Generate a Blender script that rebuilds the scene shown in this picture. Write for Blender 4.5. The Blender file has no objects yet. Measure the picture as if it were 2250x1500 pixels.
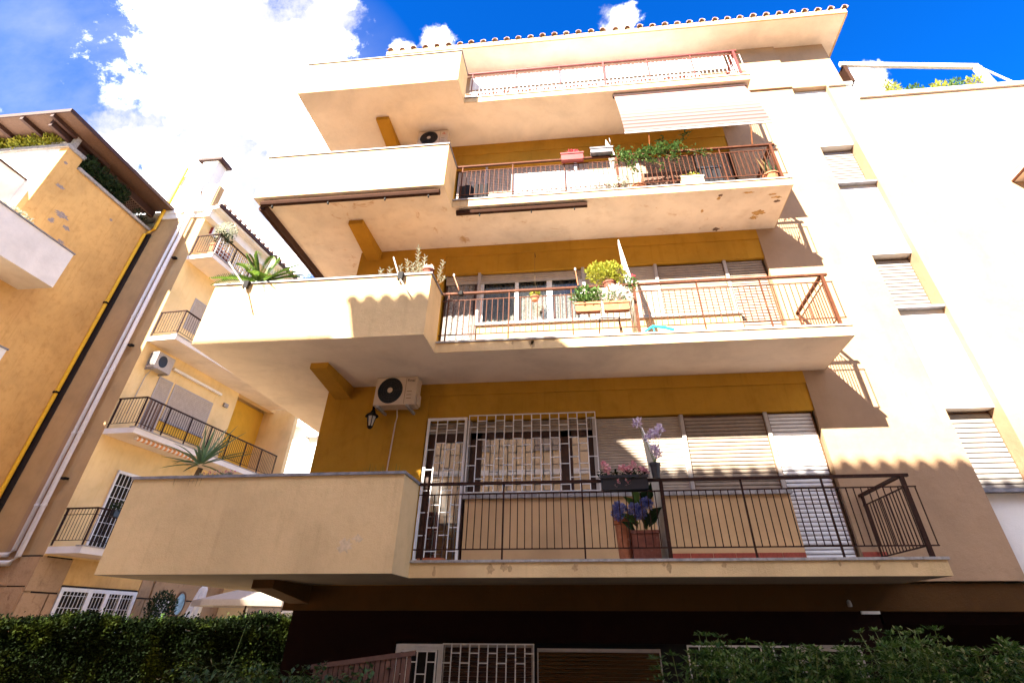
import bpy, bmesh, math, random
from mathutils import Vector, Matrix
random.seed(7)
R = math.radians
scene = bpy.context.scene
COL = scene.collection

# ------------------------------------------------------------------ camera
YAW, PITCH, ROLL = -0.1129, 0.6736, 0.0045
cam_d = bpy.data.cameras.new('camera')
cam = bpy.data.objects.new('camera', cam_d)
COL.objects.link(cam)
_f = Vector((math.sin(YAW) * math.cos(PITCH), math.cos(YAW) * math.cos(PITCH), math.sin(PITCH)))
_r = Vector((math.cos(YAW), -math.sin(YAW), 0))
_u = _r.cross(_f)
_c, _s = math.cos(ROLL), math.sin(ROLL)
_r, _u = _c * _r + _s * _u, _c * _u - _s * _r
cam.matrix_world = Matrix(((_r.x, _u.x, -_f.x, 0), (_r.y, _u.y, -_f.y, -10.0469), (_r.z, _u.z, -_f.z, 1.6), (0, 0, 0, 1)))
cam_d.sensor_width = 36
cam_d.lens = 36 * 1162.186 / 2250
cam_d.shift_x = -33.74 / 2250
cam_d.shift_y = -300.0 / 2250
cam_d.clip_end = 2000
scene.camera = cam

# ------------------------------------------------------------------ exposure, sun, sky
vs = scene.view_settings
vs.view_transform = 'Standard'
vs.look = 'None'
vs.gamma = 1.0
vs.use_curve_mapping = False
vs.exposure = 3.55

SUN_DIR = Vector((0.365, 0.767, -0.528)).normalized()        # the way the light travels
sun_d = bpy.data.lights.new('sun', 'SUN')
sun_d.energy = 2.85
sun_d.angle = R(0.5)
sun_d.color = (1.0, 0.90, 0.77)
sun = bpy.data.objects.new('sun', sun_d)
COL.objects.link(sun)
sun.rotation_euler = SUN_DIR.to_track_quat('-Z', 'Y').to_euler()
sun.location = (-8, -18, 22)

world = bpy.data.worlds.new('World')
scene.world = world
world.use_nodes = True
wn, wl = world.node_tree.nodes, world.node_tree.links
wn.clear()


def wnode(t, **k):
    n = wn.new(t)
    for a, b in k.items():
        setattr(n, a, b)
    return n


def wmath(op, a, b=None, c=None, clamp=False):
    n = wnode('ShaderNodeMath', operation=op, use_clamp=clamp)
    for i, v in enumerate((a, b, c)):
        if v is None:
            continue
        if isinstance(v, (int, float)):
            n.inputs[i].default_value = v
        else:
            wl.new(v, n.inputs[i])
    return n.outputs[0]


sky = wnode('ShaderNodeTexSky', sky_type='NISHITA')
sky.sun_disc = False
sky.sun_elevation = R(32)
sky.sun_rotation = R(205.5)
sky.altitude = 100
sky.air_density = 1.15
sky.dust_density = 0.15
sky.ozone_density = 4.0
hs = wnode('ShaderNodeHueSaturation')
hs.inputs['Saturation'].default_value = 1.25
hs.inputs['Value'].default_value = 0.92
wl.new(sky.outputs[0], hs.inputs['Color'])
tint = wnode('ShaderNodeMix', data_type='RGBA', blend_type='MULTIPLY')
tint.inputs['Factor'].default_value = 1.0
tint.inputs[7].default_value = (0.012, 0.168, 0.322, 1)
wl.new(hs.outputs[0], tint.inputs[6])
tc = wnode('ShaderNodeTexCoord')
# clouds: lobes (direction, angular radius in degrees) broken up by noise
LOBES = [((-0.456, 0.403, 0.793), 9.0), ((-0.36, 0.46, 0.81), 9.5), ((-0.47, 0.47, 0.745), 9.5), ((-0.42, 0.545, 0.72), 11),
         ((-0.29, 0.47, 0.83), 6.5), ((-0.515, 0.505, 0.69), 7.5), ((-0.43, 0.62, 0.65), 9), ((-0.34, 0.60, 0.72), 8),
         ((-0.50, 0.58, 0.64), 7)]
def _dirpix(px, py):
    return (_r * ((px - 1125 - 33.74) / 1162.186) - _u * ((py - 450) / 1162.186) + _f).normalized()
LOBES = [(_dirpix(a, b), r) for a, b, r in (
    (470, 20, 4.4), (560, 110, 6.4), (665, 50, 4.6), (725, 20, 2.6), (500, 290, 7.0), (360, 215, 3.6), (620, 340, 5.4), (450, 450, 5.6), (300, 290, 3.0),
    (960, 88, 1.3), (880, 106, 1.1), (1360, 44, 1.5), (1905, 185, 1.5), (590, 520, 5.0))]
LOBES += [(Vector(v).normalized(), r) for v, r in (((-0.9, -0.3, 0.45), 14), ((0.8, -0.5, 0.5), 13), ((-0.2, -0.9, 0.55), 10),
          ((0.9, 0.4, 0.3), 9), ((-0.6, -0.5, 0.8), 9), ((0.3, 0.9, 0.18), 8), ((0.2, -0.5, 0.85), 10))]  # broad clouds out of view, widened for white fill light
acc = None
for v, rad in LOBES:
    d = wnode('ShaderNodeVectorMath', operation='DISTANCE')
    wl.new(tc.outputs['Generated'], d.inputs[0])
    d.inputs[1].default_value = v
    q = wmath('MULTIPLY_ADD', d.outputs['Value'], -1.0 / (R(rad) * 1.5), 1.0)
    q = wmath('MAXIMUM', q, -0.6)
    acc = q if acc is None else wmath('SMOOTH_MAX', acc, q, 0.25)
nz = wnode('ShaderNodeTexNoise')
nz.inputs['Scale'].default_value = 7.5
nz.inputs['Detail'].default_value = 9
nz.inputs['Roughness'].default_value = 0.68
nz.inputs['Distortion'].default_value = 0.25
wl.new(tc.outputs['Generated'], nz.inputs['Vector'])
nn = wmath('MULTIPLY_ADD', nz.outputs['Fac'], 2.3, -1.15)
nzb = wnode('ShaderNodeTexNoise')
nzb.inputs['Scale'].default_value = 26
nzb.inputs['Detail'].default_value = 7
nzb.inputs['Roughness'].default_value = 0.7
wl.new(tc.outputs['Generated'], nzb.inputs['Vector'])
nn = wmath('ADD', nn, wmath('MULTIPLY_ADD', nzb.outputs['Fac'], 1.5, -0.75))
dens = wmath('ADD', acc, nn)
mr = wnode('ShaderNodeMapRange', interpolation_type='SMOOTHSTEP')
mr.inputs['From Min'].default_value = 0.06
mr.inputs['From Max'].default_value = 0.80
wl.new(dens, mr.inputs['Value'])
nz2 = wnode('ShaderNodeTexNoise')
nz2.inputs['Scale'].default_value = 5.0
nz2.inputs['Detail'].default_value = 5
wl.new(tc.outputs['Generated'], nz2.inputs['Vector'])
cr = wnode('ShaderNodeValToRGB')
cr.color_ramp.elements[0].position = 0.42
cr.color_ramp.elements[0].color = (0.78, 0.79, 0.95, 1)
cr.color_ramp.elements[1].position = 0.585
cr.color_ramp.elements[1].color = (9.6, 9.2, 8.6, 1)
wl.new(nz2.outputs['Fac'], cr.inputs['Fac'])
mx = wnode('ShaderNodeMix', data_type='RGBA')
# thin high veil, stretched into streaks, round the same cloud bank and elsewhere
vmap = wnode('ShaderNodeMapping')
vmap.inputs['Rotation'].default_value = (0.4, 0.3, 0.9)
vmap.inputs['Scale'].default_value = (2.0, 5.5, 4.0)
wl.new(tc.outputs['Generated'], vmap.inputs['Vector'])
nz3 = wnode('ShaderNodeTexNoise')
nz3.inputs['Scale'].default_value = 1.6
nz3.inputs['Detail'].default_value = 8
nz3.inputs['Roughness'].default_value = 0.6
wl.new(vmap.outputs[0], nz3.inputs['Vector'])
vacc = None
for v, rad in [(_dirpix(110, 60), 5.0), (_dirpix(90, 210), 12.0), (_dirpix(300, 150), 10), (_dirpix(620, 250), 10), (Vector((-0.7, -0.6, 0.5)).normalized(), 30), (Vector((0.6, -0.7, 0.4)).normalized(), 28)]:
    d = wnode('ShaderNodeVectorMath', operation='DISTANCE')
    wl.new(tc.outputs['Generated'], d.inputs[0])
    d.inputs[1].default_value = v
    q = wmath('MULTIPLY_ADD', d.outputs['Value'], -1.0 / (R(rad) * 1.5), 1.0)
    vacc = q if vacc is None else wmath('SMOOTH_MAX', vacc, q, 0.3)
vd = wmath('MULTIPLY_ADD', nz3.outputs['Fac'], 1.6, -0.62)
vd = wmath('MULTIPLY', wmath('ADD', vd, 0.35), wmath('MAXIMUM', vacc, 0.0), clamp=True)
vd = wmath('MULTIPLY', vd, 0.62)
veil = wnode('ShaderNodeMix', data_type='RGBA')
veil.inputs[7].default_value = (0.95, 0.98, 1.05, 1)
wl.new(vd, veil.inputs['Factor'])
wl.new(tint.outputs[2], veil.inputs[6])
wl.new(mr.outputs['Result'], mx.inputs['Factor'])
wl.new(veil.outputs[2], mx.inputs[6])
wl.new(cr.outputs[0], mx.inputs[7])
bg = wnode('ShaderNodeBackground')
bg.inputs['Strength'].default_value = 0.11
wl.new(mx.outputs[2], bg.inputs['Color'])
wo = wnode('ShaderNodeOutputWorld')
wl.new(bg.outputs[0], wo.inputs['Surface'])

scene.render.engine = 'CYCLES'
cy = scene.cycles
cy.max_bounces = 8
cy.diffuse_bounces = 5
cy.glossy_bounces = 4
cy.transmission_bounces = 4
cy.transparent_max_bounces = 8
cy.use_denoising = True
cy.sample_clamp_indirect = 8
cy.caustics_reflective = False
cy.caustics_refractive = False

# ------------------------------------------------------------------ materials
MATS = {}


def newmat(name):
    m = bpy.data.materials.new(name)
    m.use_nodes = True
    nt = m.node_tree
    nt.nodes.clear()
    out = nt.nodes.new('ShaderNodeOutputMaterial')
    b = nt.nodes.new('ShaderNodeBsdfPrincipled')
    nt.links.new(b.outputs[0], out.inputs[0])
    MATS[name] = m
    return m, nt, b


def nd(nt, t, **k):
    n = nt.nodes.new(t)
    for a, b in k.items():
        if a in n.inputs:
            n.inputs[a].default_value = b
        else:
            setattr(n, a, b)
    return n


def mixcol(nt, fac, a, b, blend='MIX'):
    n = nt.nodes.new('ShaderNodeMix')
    n.data_type = 'RGBA'
    n.blend_type = blend
    for sock, v in ((n.inputs['Factor'], fac), (n.inputs[6], a), (n.inputs[7], b)):
        if hasattr(v, 'is_linked'):
            nt.links.new(v, sock)
        elif isinstance(v, (int, float)):
            sock.default_value = v
        else:
            sock.default_value = (*v, 1) if len(v) == 3 else v
    return n.outputs[2]


def ramp(nt, src, p0, p1, v0=0.0, v1=1.0):
    n = nt.nodes.new('ShaderNodeMapRange')
    n.interpolation_type = 'SMOOTHSTEP'
    n.inputs['From Min'].default_value = p0
    n.inputs['From Max'].default_value = p1
    n.inputs['To Min'].default_value = v0
    n.inputs['To Max'].default_value = v1
    nt.links.new(src, n.inputs['Value'])
    return n.outputs[0]


def noise(nt, vec, scale, detail=4, rough=0.55, dist=0.0):
    n = nd(nt, 'ShaderNodeTexNoise', Scale=scale, Detail=detail, Roughness=rough, Distortion=dist)
    nt.links.new(vec, n.inputs['Vector'])
    return n.outputs['Fac']


def plaster(name, col, dirt=(0.2, 0.13, 0.07), amount=0.35, rough=0.9, streak=0.3, spots=0.0, spotcol=(0.25, 0.14, 0.05), bump=0.35, gran=90):
    m, nt, b = newmat(name)
    geo = nd(nt, 'ShaderNodeNewGeometry')
    pos = geo.outputs['Position']
    big = noise(nt, pos, 0.9, 6, 0.6, 0.4)
    mid = noise(nt, pos, 4.5, 5, 0.6)
    c = mixcol(nt, ramp(nt, big, 0.35, 0.75), col, tuple(x * 0.8 for x in col))
    c = mixcol(nt, ramp(nt, mid, 0.45, 0.8, 0, amount * 0.5), c, dirt)
    mp = nd(nt, 'ShaderNodeMapping')
    mp.inputs['Scale'].default_value = (9.0, 9.0, 0.5)
    nt.links.new(pos, mp.inputs['Vector'])
    st = noise(nt, mp.outputs[0], 1.0, 5, 0.65)
    c = mixcol(nt, ramp(nt, st, 0.5, 0.82, 0, streak), c, dirt)
    if spots:
        sp = noise(nt, pos, 2.3, 7, 0.7, 0.8)
        c = mixcol(nt, ramp(nt, sp, 0.60, 0.72, 0, spots), c, spotcol)
    nt.links.new(c, b.inputs['Base Color'])
    b.inputs['Roughness'].default_value = rough
    b.inputs['Specular IOR Level'].default_value = 0.12
    fine = noise(nt, pos, gran, 3, 0.6)
    med = noise(nt, pos, 9, 4, 0.6)
    add = nd(nt, 'ShaderNodeMath', operation='MULTIPLY_ADD')
    nt.links.new(med, add.inputs[0])
    add.inputs[1].default_value = 1.5
    nt.links.new(fine, add.inputs[2])
    bp = nd(nt, 'ShaderNodeBump', Strength=bump, Distance=0.012)
    nt.links.new(add.outputs[0], bp.inputs['Height'])
    nt.links.new(bp.outputs[0], b.inputs['Normal'])
    return m


def simple(name, col, rough=0.6, metal=0.0, var=0.25, scale=14, spec=0.4, wear=None, wearamt=0.0, bump=0.0, transl=0.0):
    m, nt, b = newmat(name)
    geo = nd(nt, 'ShaderNodeNewGeometry')
    pos = geo.outputs['Position']
    n = noise(nt, pos, scale, 5, 0.6)
    c = mixcol(nt, ramp(nt, n, 0.3, 0.75), col, tuple(x * (1 - var) for x in col))
    if wear:
        w = noise(nt, pos, scale * 0.6, 6, 0.7, 0.5)
        c = mixcol(nt, ramp(nt, w, 0.55, 0.7, 0, wearamt), c, wear)
    nt.links.new(c, b.inputs['Base Color'])
    b.inputs['Roughness'].default_value = rough
    b.inputs['Metallic'].default_value = metal
    b.inputs['Specular IOR Level'].default_value = spec
    if bump:
        bp = nd(nt, 'ShaderNodeBump', Strength=bump, Distance=0.01)
        nt.links.new(noise(nt, pos, scale * 5, 4), bp.inputs['Height'])
        nt.links.new(bp.outputs[0], b.inputs['Normal'])
    if transl:
        tr = nd(nt, 'ShaderNodeBsdfTranslucent')
        nt.links.new(c, tr.inputs['Color'])
        ms = nd(nt, 'ShaderNodeMixShader', Fac=transl)
        nt.links.new(b.outputs[0], ms.inputs[1])
        nt.links.new(tr.outputs[0], ms.inputs[2])
        nt.links.new(ms.outputs[0], nt.nodes['Material Output'].inputs[0])
    return m


def leafmat(name, c0, c1, transl=0.3, rough=0.45, c2=None, spec=0.22):
    m, nt, b = newmat(name)
    geo = nd(nt, 'ShaderNodeNewGeometry')
    rp = geo.outputs['Random Per Island']
    c = mixcol(nt, rp, c0, c1)
    if c2:
        n = noise(nt, geo.outputs['Position'], 2.2, 3)
        c = mixcol(nt, ramp(nt, n, 0.5, 0.68), c, c2)
    nt.links.new(c, b.inputs['Base Color'])
    b.inputs['Roughness'].default_value = rough
    b.inputs['Specular IOR Level'].default_value = spec
    tr = nd(nt, 'ShaderNodeBsdfTranslucent')
    nt.links.new(c, tr.inputs['Color'])
    ms = nd(nt, 'ShaderNodeMixShader', Fac=transl)
    nt.links.new(b.outputs[0], ms.inputs[1])
    nt.links.new(tr.outputs[0], ms.inputs[2])
    nt.links.new(ms.outputs[0], nt.nodes['Material Output'].inputs[0])
    return m


def glassmat(name, tint=(0.02, 0.018, 0.015), refl=0.5):
    m, nt, b = newmat(name)
    b.inputs['Base Color'].default_value = (*tint, 1)
    b.inputs['Roughness'].default_value = 0.5
    g = nd(nt, 'ShaderNodeBsdfGlossy', Roughness=0.02)
    g.inputs['Color'].default_value = (0.95, 0.95, 0.93, 1)
    fr = nd(nt, 'ShaderNodeFresnel', IOR=1.5)
    ad = nd(nt, 'ShaderNodeMath', operation='ADD', use_clamp=True)
    nt.links.new(fr.outputs[0], ad.inputs[0])
    ad.inputs[1].default_value = refl
    n = noise(nt, nd(nt, 'ShaderNodeNewGeometry').outputs['Position'], 1.7, 1)
    bp = nd(nt, 'ShaderNodeBump', Strength=0.006, Distance=0.04)
    nt.links.new(n, bp.inputs['Height'])
    nt.links.new(bp.outputs[0], g.inputs['Normal'])
    ms = nd(nt, 'ShaderNodeMixShader')
    nt.links.new(ad.outputs[0], ms.inputs[0])
    nt.links.new(b.outputs[0], ms.inputs[1])
    nt.links.new(g.outputs[0], ms.inputs[2])
    nt.links.new(ms.outputs[0], nt.nodes['Material Output'].inputs[0])
    return m


def striped(name, col0, col1, axis=2, freq=30, rough=0.8, transl=0.0, lo=0.45, hi=0.55):
    m, nt, b = newmat(name)
    tcn = nd(nt, 'ShaderNodeTexCoord')
    sx = nd(nt, 'ShaderNodeSeparateXYZ')
    nt.links.new(tcn.outputs['Object'], sx.inputs[0])
    mu = nd(nt, 'ShaderNodeMath', operation='MULTIPLY')
    nt.links.new(sx.outputs[axis], mu.inputs[0])
    mu.inputs[1].default_value = freq
    sn = nd(nt, 'ShaderNodeMath', operation='SINE')
    nt.links.new(mu.outputs[0], sn.inputs[0])
    c = mixcol(nt, ramp(nt, sn.outputs[0], lo * 2 - 1, hi * 2 - 1), col0, col1)
    nt.links.new(c, b.inputs['Base Color'])
    b.inputs['Roughness'].default_value = rough
    if transl:
        tr = nd(nt, 'ShaderNodeBsdfTranslucent')
        nt.links.new(c, tr.inputs['Color'])
        ms = nd(nt, 'ShaderNodeMixShader', Fac=transl)
        nt.links.new(b.outputs[0], ms.inputs[1])
        nt.links.new(tr.outputs[0], ms.inputs[2])
        nt.links.new(ms.outputs[0], nt.nodes['Material Output'].inputs[0])
    return m


M = MATS
plaster('beige', (0.39, 0.255, 0.155), (0.26, 0.16, 0.09), 0.4, streak=0.3, bump=0.6)
plaster('parapet', (0.68, 0.48, 0.25), (0.36, 0.23, 0.11), 0.4, streak=0.34, bump=0.6)
plaster('ochre', (0.48, 0.25, 0.028), (0.26, 0.11, 0.006), 0.6, streak=0.35)
plaster('underwall', (0.60, 0.38, 0.19), (0.36, 0.2, 0.09), 0.3, streak=0.15)
plaster('soffit', (0.88, 0.76, 0.63), (0.42, 0.27, 0.14), 0.2, streak=0.05)
plaster('soffit_stained', (0.88, 0.76, 0.63), (0.42, 0.25, 0.1), 0.4, streak=0.05, spots=0.75, spotcol=(0.5, 0.27, 0.07))
plaster('soffit_shaded', (0.15, 0.125, 0.10), (0.1, 0.07, 0.04), 0.4, streak=0.1)  # darker soffit copy, shade under the lowest balcony put into its colour
plaster('strip', (0.78, 0.75, 0.71), (0.5, 0.42, 0.34), 0.15, streak=0.1)
plaster('orange_wall', (0.68, 0.41, 0.15), (0.36, 0.17, 0.03), 0.7, streak=0.35, spots=0.35, spotcol=(0.40, 0.17, 0.03))
plaster('yellow_wall', (0.82, 0.61, 0.31), (0.55, 0.32, 0.08), 0.35, streak=0.25)
plaster('deep_yellow', (0.76, 0.43, 0.05), (0.55, 0.28, 0.04), 0.3, streak=0.2)
plaster('taupe', (0.46, 0.30, 0.15), (0.25, 0.17, 0.11), 0.35, streak=0.3)
plaster('white_plaster', (0.80, 0.76, 0.71), (0.5, 0.42, 0.34), 0.15, streak=0.12)
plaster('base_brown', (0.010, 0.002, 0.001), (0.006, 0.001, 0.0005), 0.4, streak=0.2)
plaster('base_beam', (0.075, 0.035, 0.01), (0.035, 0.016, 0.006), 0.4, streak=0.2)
plaster('stone', (0.42, 0.27, 0.15), (0.14, 0.08, 0.04), 1.0, streak=0.25, spots=0.6, spotcol=(0.14, 0.08, 0.05), bump=0.9, gran=25)
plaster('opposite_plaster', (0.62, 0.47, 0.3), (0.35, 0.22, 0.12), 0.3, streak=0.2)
simple('slate', (0.22, 0.21, 0.23), 0.55, var=0.45, scale=9, bump=0.25)
simple('edge_stone', (0.38, 0.35, 0.33), 0.6, var=0.45, scale=12, wear=(0.1, 0.08, 0.07), wearamt=0.6)
simple('rail_dark', (0.035, 0.013, 0.008), 0.6, spec=0.12, var=0.4, wear=(0.10, 0.05, 0.03), wearamt=0.4)
simple('rail_brown', (0.09, 0.03, 0.014), 0.6, spec=0.12, var=0.3, wear=(0.22, 0.09, 0.04), wearamt=0.5)
simple('rail_red', (0.17, 0.025, 0.018), 0.55, var=0.3)
simple('white_metal', (0.78, 0.76, 0.74), 0.4, var=0.12, wear=(0.5, 0.42, 0.34), wearamt=0.25)
simple('shutter', (0.34, 0.265, 0.20), 0.7, var=0.22, scale=7, wear=(0.3, 0.22, 0.16), wearamt=0.3)
simple('shutter_pale', (0.46, 0.38, 0.30), 0.65, var=0.18, scale=7, wear=(0.36, 0.28, 0.2), wearamt=0.3)
simple('shutter_strip', (0.27, 0.25, 0.23), 0.65, var=0.15, scale=7)
simple('shutter_white', (0.72, 0.70, 0.70), 0.6, var=0.12, scale=7)
simple('mullion', (0.42, 0.37, 0.33), 0.5, var=0.15)
simple('wood_dark', (0.055, 0.022, 0.012), 0.5, var=0.3)
simple('red_tile', (0.32, 0.055, 0.03), 0.5, var=0.3, scale=25)
simple('terracotta', (0.46, 0.16, 0.07), 0.8, var=0.3, scale=18, wear=(0.6, 0.42, 0.3), wearamt=0.35)
simple('terracotta_dark', (0.20, 0.06, 0.035), 0.8, var=0.35, scale=18, wear=(0.35, 0.2, 0.14), wearamt=0.3)
simple('roof_tile', (0.46, 0.30, 0.23), 0.9, var=0.4, scale=11, spec=0.1, wear=(0.60, 0.52, 0.48), wearamt=0.85)
simple('black_plastic', (0.015, 0.015, 0.02), 0.45, var=0.2)
simple('ac_white', (0.58, 0.45, 0.33), 0.5, var=0.08, scale=5)
simple('ac_dark', (0.012, 0.011, 0.012), 0.5, var=0.2)
simple('iron_black', (0.012, 0.011, 0.011), 0.6, var=0.2, spec=0.08)
simple('awning_brown', (0.045, 0.02, 0.012), 0.8, var=0.25, spec=0.1)
simple('zinc', (0.72, 0.72, 0.76), 0.35, 0.0, var=0.12, spec=0.5)
simple('yellow_paint', (0.80, 0.46, 0.02), 0.5, var=0.2, wear=(0.4, 0.22, 0.03), wearamt=0.4)
simple('dark_gap', (0.02, 0.012, 0.01), 0.9)
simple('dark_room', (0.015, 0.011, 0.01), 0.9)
simple('soil', (0.05, 0.03, 0.018), 0.95, var=0.4)
simple('stem', (0.16, 0.10, 0.04), 0.8, var=0.3)
simple('green_stem', (0.12, 0.16, 0.04), 0.6, var=0.3)
simple('curtain', (0.42, 0.39, 0.36), 0.9, var=0.8, scale=30, transl=0.2)
simple('frosted', (0.66, 0.63, 0.57), 0.4, var=0.15, transl=0.35)
simple('umbrella_cream', (0.46, 0.40, 0.33), 0.85, var=0.1, transl=0.06)
simple('umbrella_white', (0.78, 0.77, 0.77), 0.85, var=0.1, transl=0.2)
simple('gravel_ground', (0.56, 0.43, 0.27), 0.95, var=0.4, scale=6, bump=0.4)
simple('pale_concrete', (0.26, 0.24, 0.21), 0.9, var=0.3, scale=20, bump=0.3)  # unseen road lightened to a concrete tone to bounce sun onto the soffits
simple('eave_brown', (0.05, 0.018, 0.012), 0.7, var=0.3)
simple('eave_wood', (0.13, 0.07, 0.045), 0.7, var=0.3)
simple('lattice_brown', (0.16, 0.08, 0.04), 0.7, var=0.3)
simple('fence_brown', (0.10, 0.045, 0.03), 0.7, var=0.3)
simple('red_paint', (0.22, 0.015, 0.012), 0.5, var=0.2)
simple('crimson', (0.55, 0.05, 0.09), 0.6, var=0.2)
simple('teal', (0.03, 0.36, 0.42), 0.4, var=0.2)
simple('orange_clip', (0.30, 0.10, 0.03), 0.5, var=0.2)
simple('ink', (0.03, 0.03, 0.035), 0.6)
simple('logo_red', (0.6, 0.03, 0.02), 0.5)
simple('cloth_black', (0.015, 0.014, 0.016), 0.95)
simple('mirror_dish', (0.30, 0.42, 0.48), 0.3, var=0.7, scale=5)
simple('lamp_glass', (0.5, 0.45, 0.38), 0.15, var=0.1)
simple('stripe_orange', (0.72, 0.30, 0.10), 0.8)
simple('awning_rim', (0.3, 0.12, 0.09), 0.8)


def awning_fabric(name):
    m, nt, b = newmat(name)
    sx = nd(nt, 'ShaderNodeSeparateXYZ')
    nt.links.new(nd(nt, 'ShaderNodeTexCoord').outputs['Object'], sx.inputs[0])
    mu = nd(nt, 'ShaderNodeMath', operation='MULTIPLY')
    nt.links.new(sx.outputs[2], mu.inputs[0])
    mu.inputs[1].default_value = 46
    sn = nd(nt, 'ShaderNodeMath', operation='SINE')
    nt.links.new(mu.outputs[0], sn.inputs[0])
    st = ramp(nt, sn.outputs[0], -0.2, 0.7)
    dens = ramp(nt, sx.outputs[2], 1.5, 0.0)          # the stripes close up towards the front bar
    fa = nd(nt, 'ShaderNodeMath', operation='MULTIPLY_ADD')
    nt.links.new(st, fa.inputs[0])
    nt.links.new(dens, fa.inputs[1])
    d2 = nd(nt, 'ShaderNodeMath', operation='MULTIPLY')
    nt.links.new(dens, d2.inputs[0])
    d2.inputs[1].default_value = 0.35
    nt.links.new(d2.outputs[0], fa.inputs[2])
    c = mixcol(nt, fa.outputs[0], (0.27, 0.155, 0.13), (0.13, 0.042, 0.036))
    nt.links.new(c, b.inputs['Base Color'])
    b.inputs['Roughness'].default_value = 0.9


awning_fabric('awning_cream')
glassmat('glass', refl=0.42)


def clear_glass(name):
    m, nt, b = newmat(name)
    t = nd(nt, 'ShaderNodeBsdfTransparent')
    t.inputs['Color'].default_value = (0.9, 0.92, 0.9, 1)
    g = nd(nt, 'ShaderNodeBsdfGlossy', Roughness=0.02)
    fr = nd(nt, 'ShaderNodeFresnel', IOR=1.45)
    ms = nd(nt, 'ShaderNodeMixShader')
    nt.links.new(fr.outputs[0], ms.inputs[0])
    nt.links.new(t.outputs[0], ms.inputs[1])
    nt.links.new(g.outputs[0], ms.inputs[2])
    nt.links.new(ms.outputs[0], nt.nodes['Material Output'].inputs[0])


clear_glass('clear_glass')
simple('glass_dim', (0.03, 0.027, 0.022), 0.9, spec=0.05)
leafmat('leaf_hedge', (0.0015, 0.0035, 0.001), (0.005, 0.010, 0.002), 0.05, 0.6, c2=(0.022, 0.032, 0.004), spec=0.04)  # paler c2 patches put sun highlights into the leaf colour
leafmat('leaf_ivy', (0.018, 0.04, 0.012), (0.05, 0.09, 0.02), 0.2, 0.4)
leafmat('leaf_pitto', (0.022, 0.060, 0.014), (0.075, 0.135, 0.022), 0.3, 0.32)
leafmat('leaf_lime', (0.22, 0.26, 0.03), (0.42, 0.40, 0.05), 0.35)
leafmat('leaf_dark', (0.008, 0.02, 0.007), (0.025, 0.05, 0.013), 0.2)
simple('foliage_shade', (0.004, 0.006, 0.002), 0.95)  # near-black so the cores paint the shade inside the foliage
leafmat('leaf_mid', (0.05, 0.11, 0.025), (0.12, 0.2, 0.05), 0.3)
leafmat('leaf_yucca', (0.06, 0.13, 0.05), (0.2, 0.3, 0.14), 0.2, 0.4)
leafmat('leaf_cycad', (0.05, 0.11, 0.012), (0.13, 0.2, 0.025), 0.25, 0.4)
leafmat('leaf_silver', (0.34, 0.36, 0.24), (0.55, 0.55, 0.42), 0.25)
leafmat('leaf_dry', (0.22, 0.15, 0.07), (0.34, 0.25, 0.12), 0.3)
leafmat('petal_pink', (0.62, 0.22, 0.26), (0.78, 0.5, 0.5), 0.4)
leafmat('petal_red', (0.5, 0.04, 0.08), (0.65, 0.12, 0.15), 0.4)
leafmat('petal_blue', (0.14, 0.17, 0.48), (0.32, 0.36, 0.68), 0.4)
leafmat('petal_white', (0.75, 0.72, 0.62), (0.85, 0.8, 0.75), 0.4)
leafmat('petal_violet', (0.50, 0.36, 0.55), (0.9, 0.84, 0.86), 0.3)
leafmat('grass_blade', (0.05, 0.09, 0.02), (0.1, 0.15, 0.04), 0.3)

# ------------------------------------------------------------------ mesh helpers
WL = {}          # world location of every object made, for parenting


def wloc(o):
    return WL.get(o.name, Vector((0, 0, 0))) if o else Vector((0, 0, 0))


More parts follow.
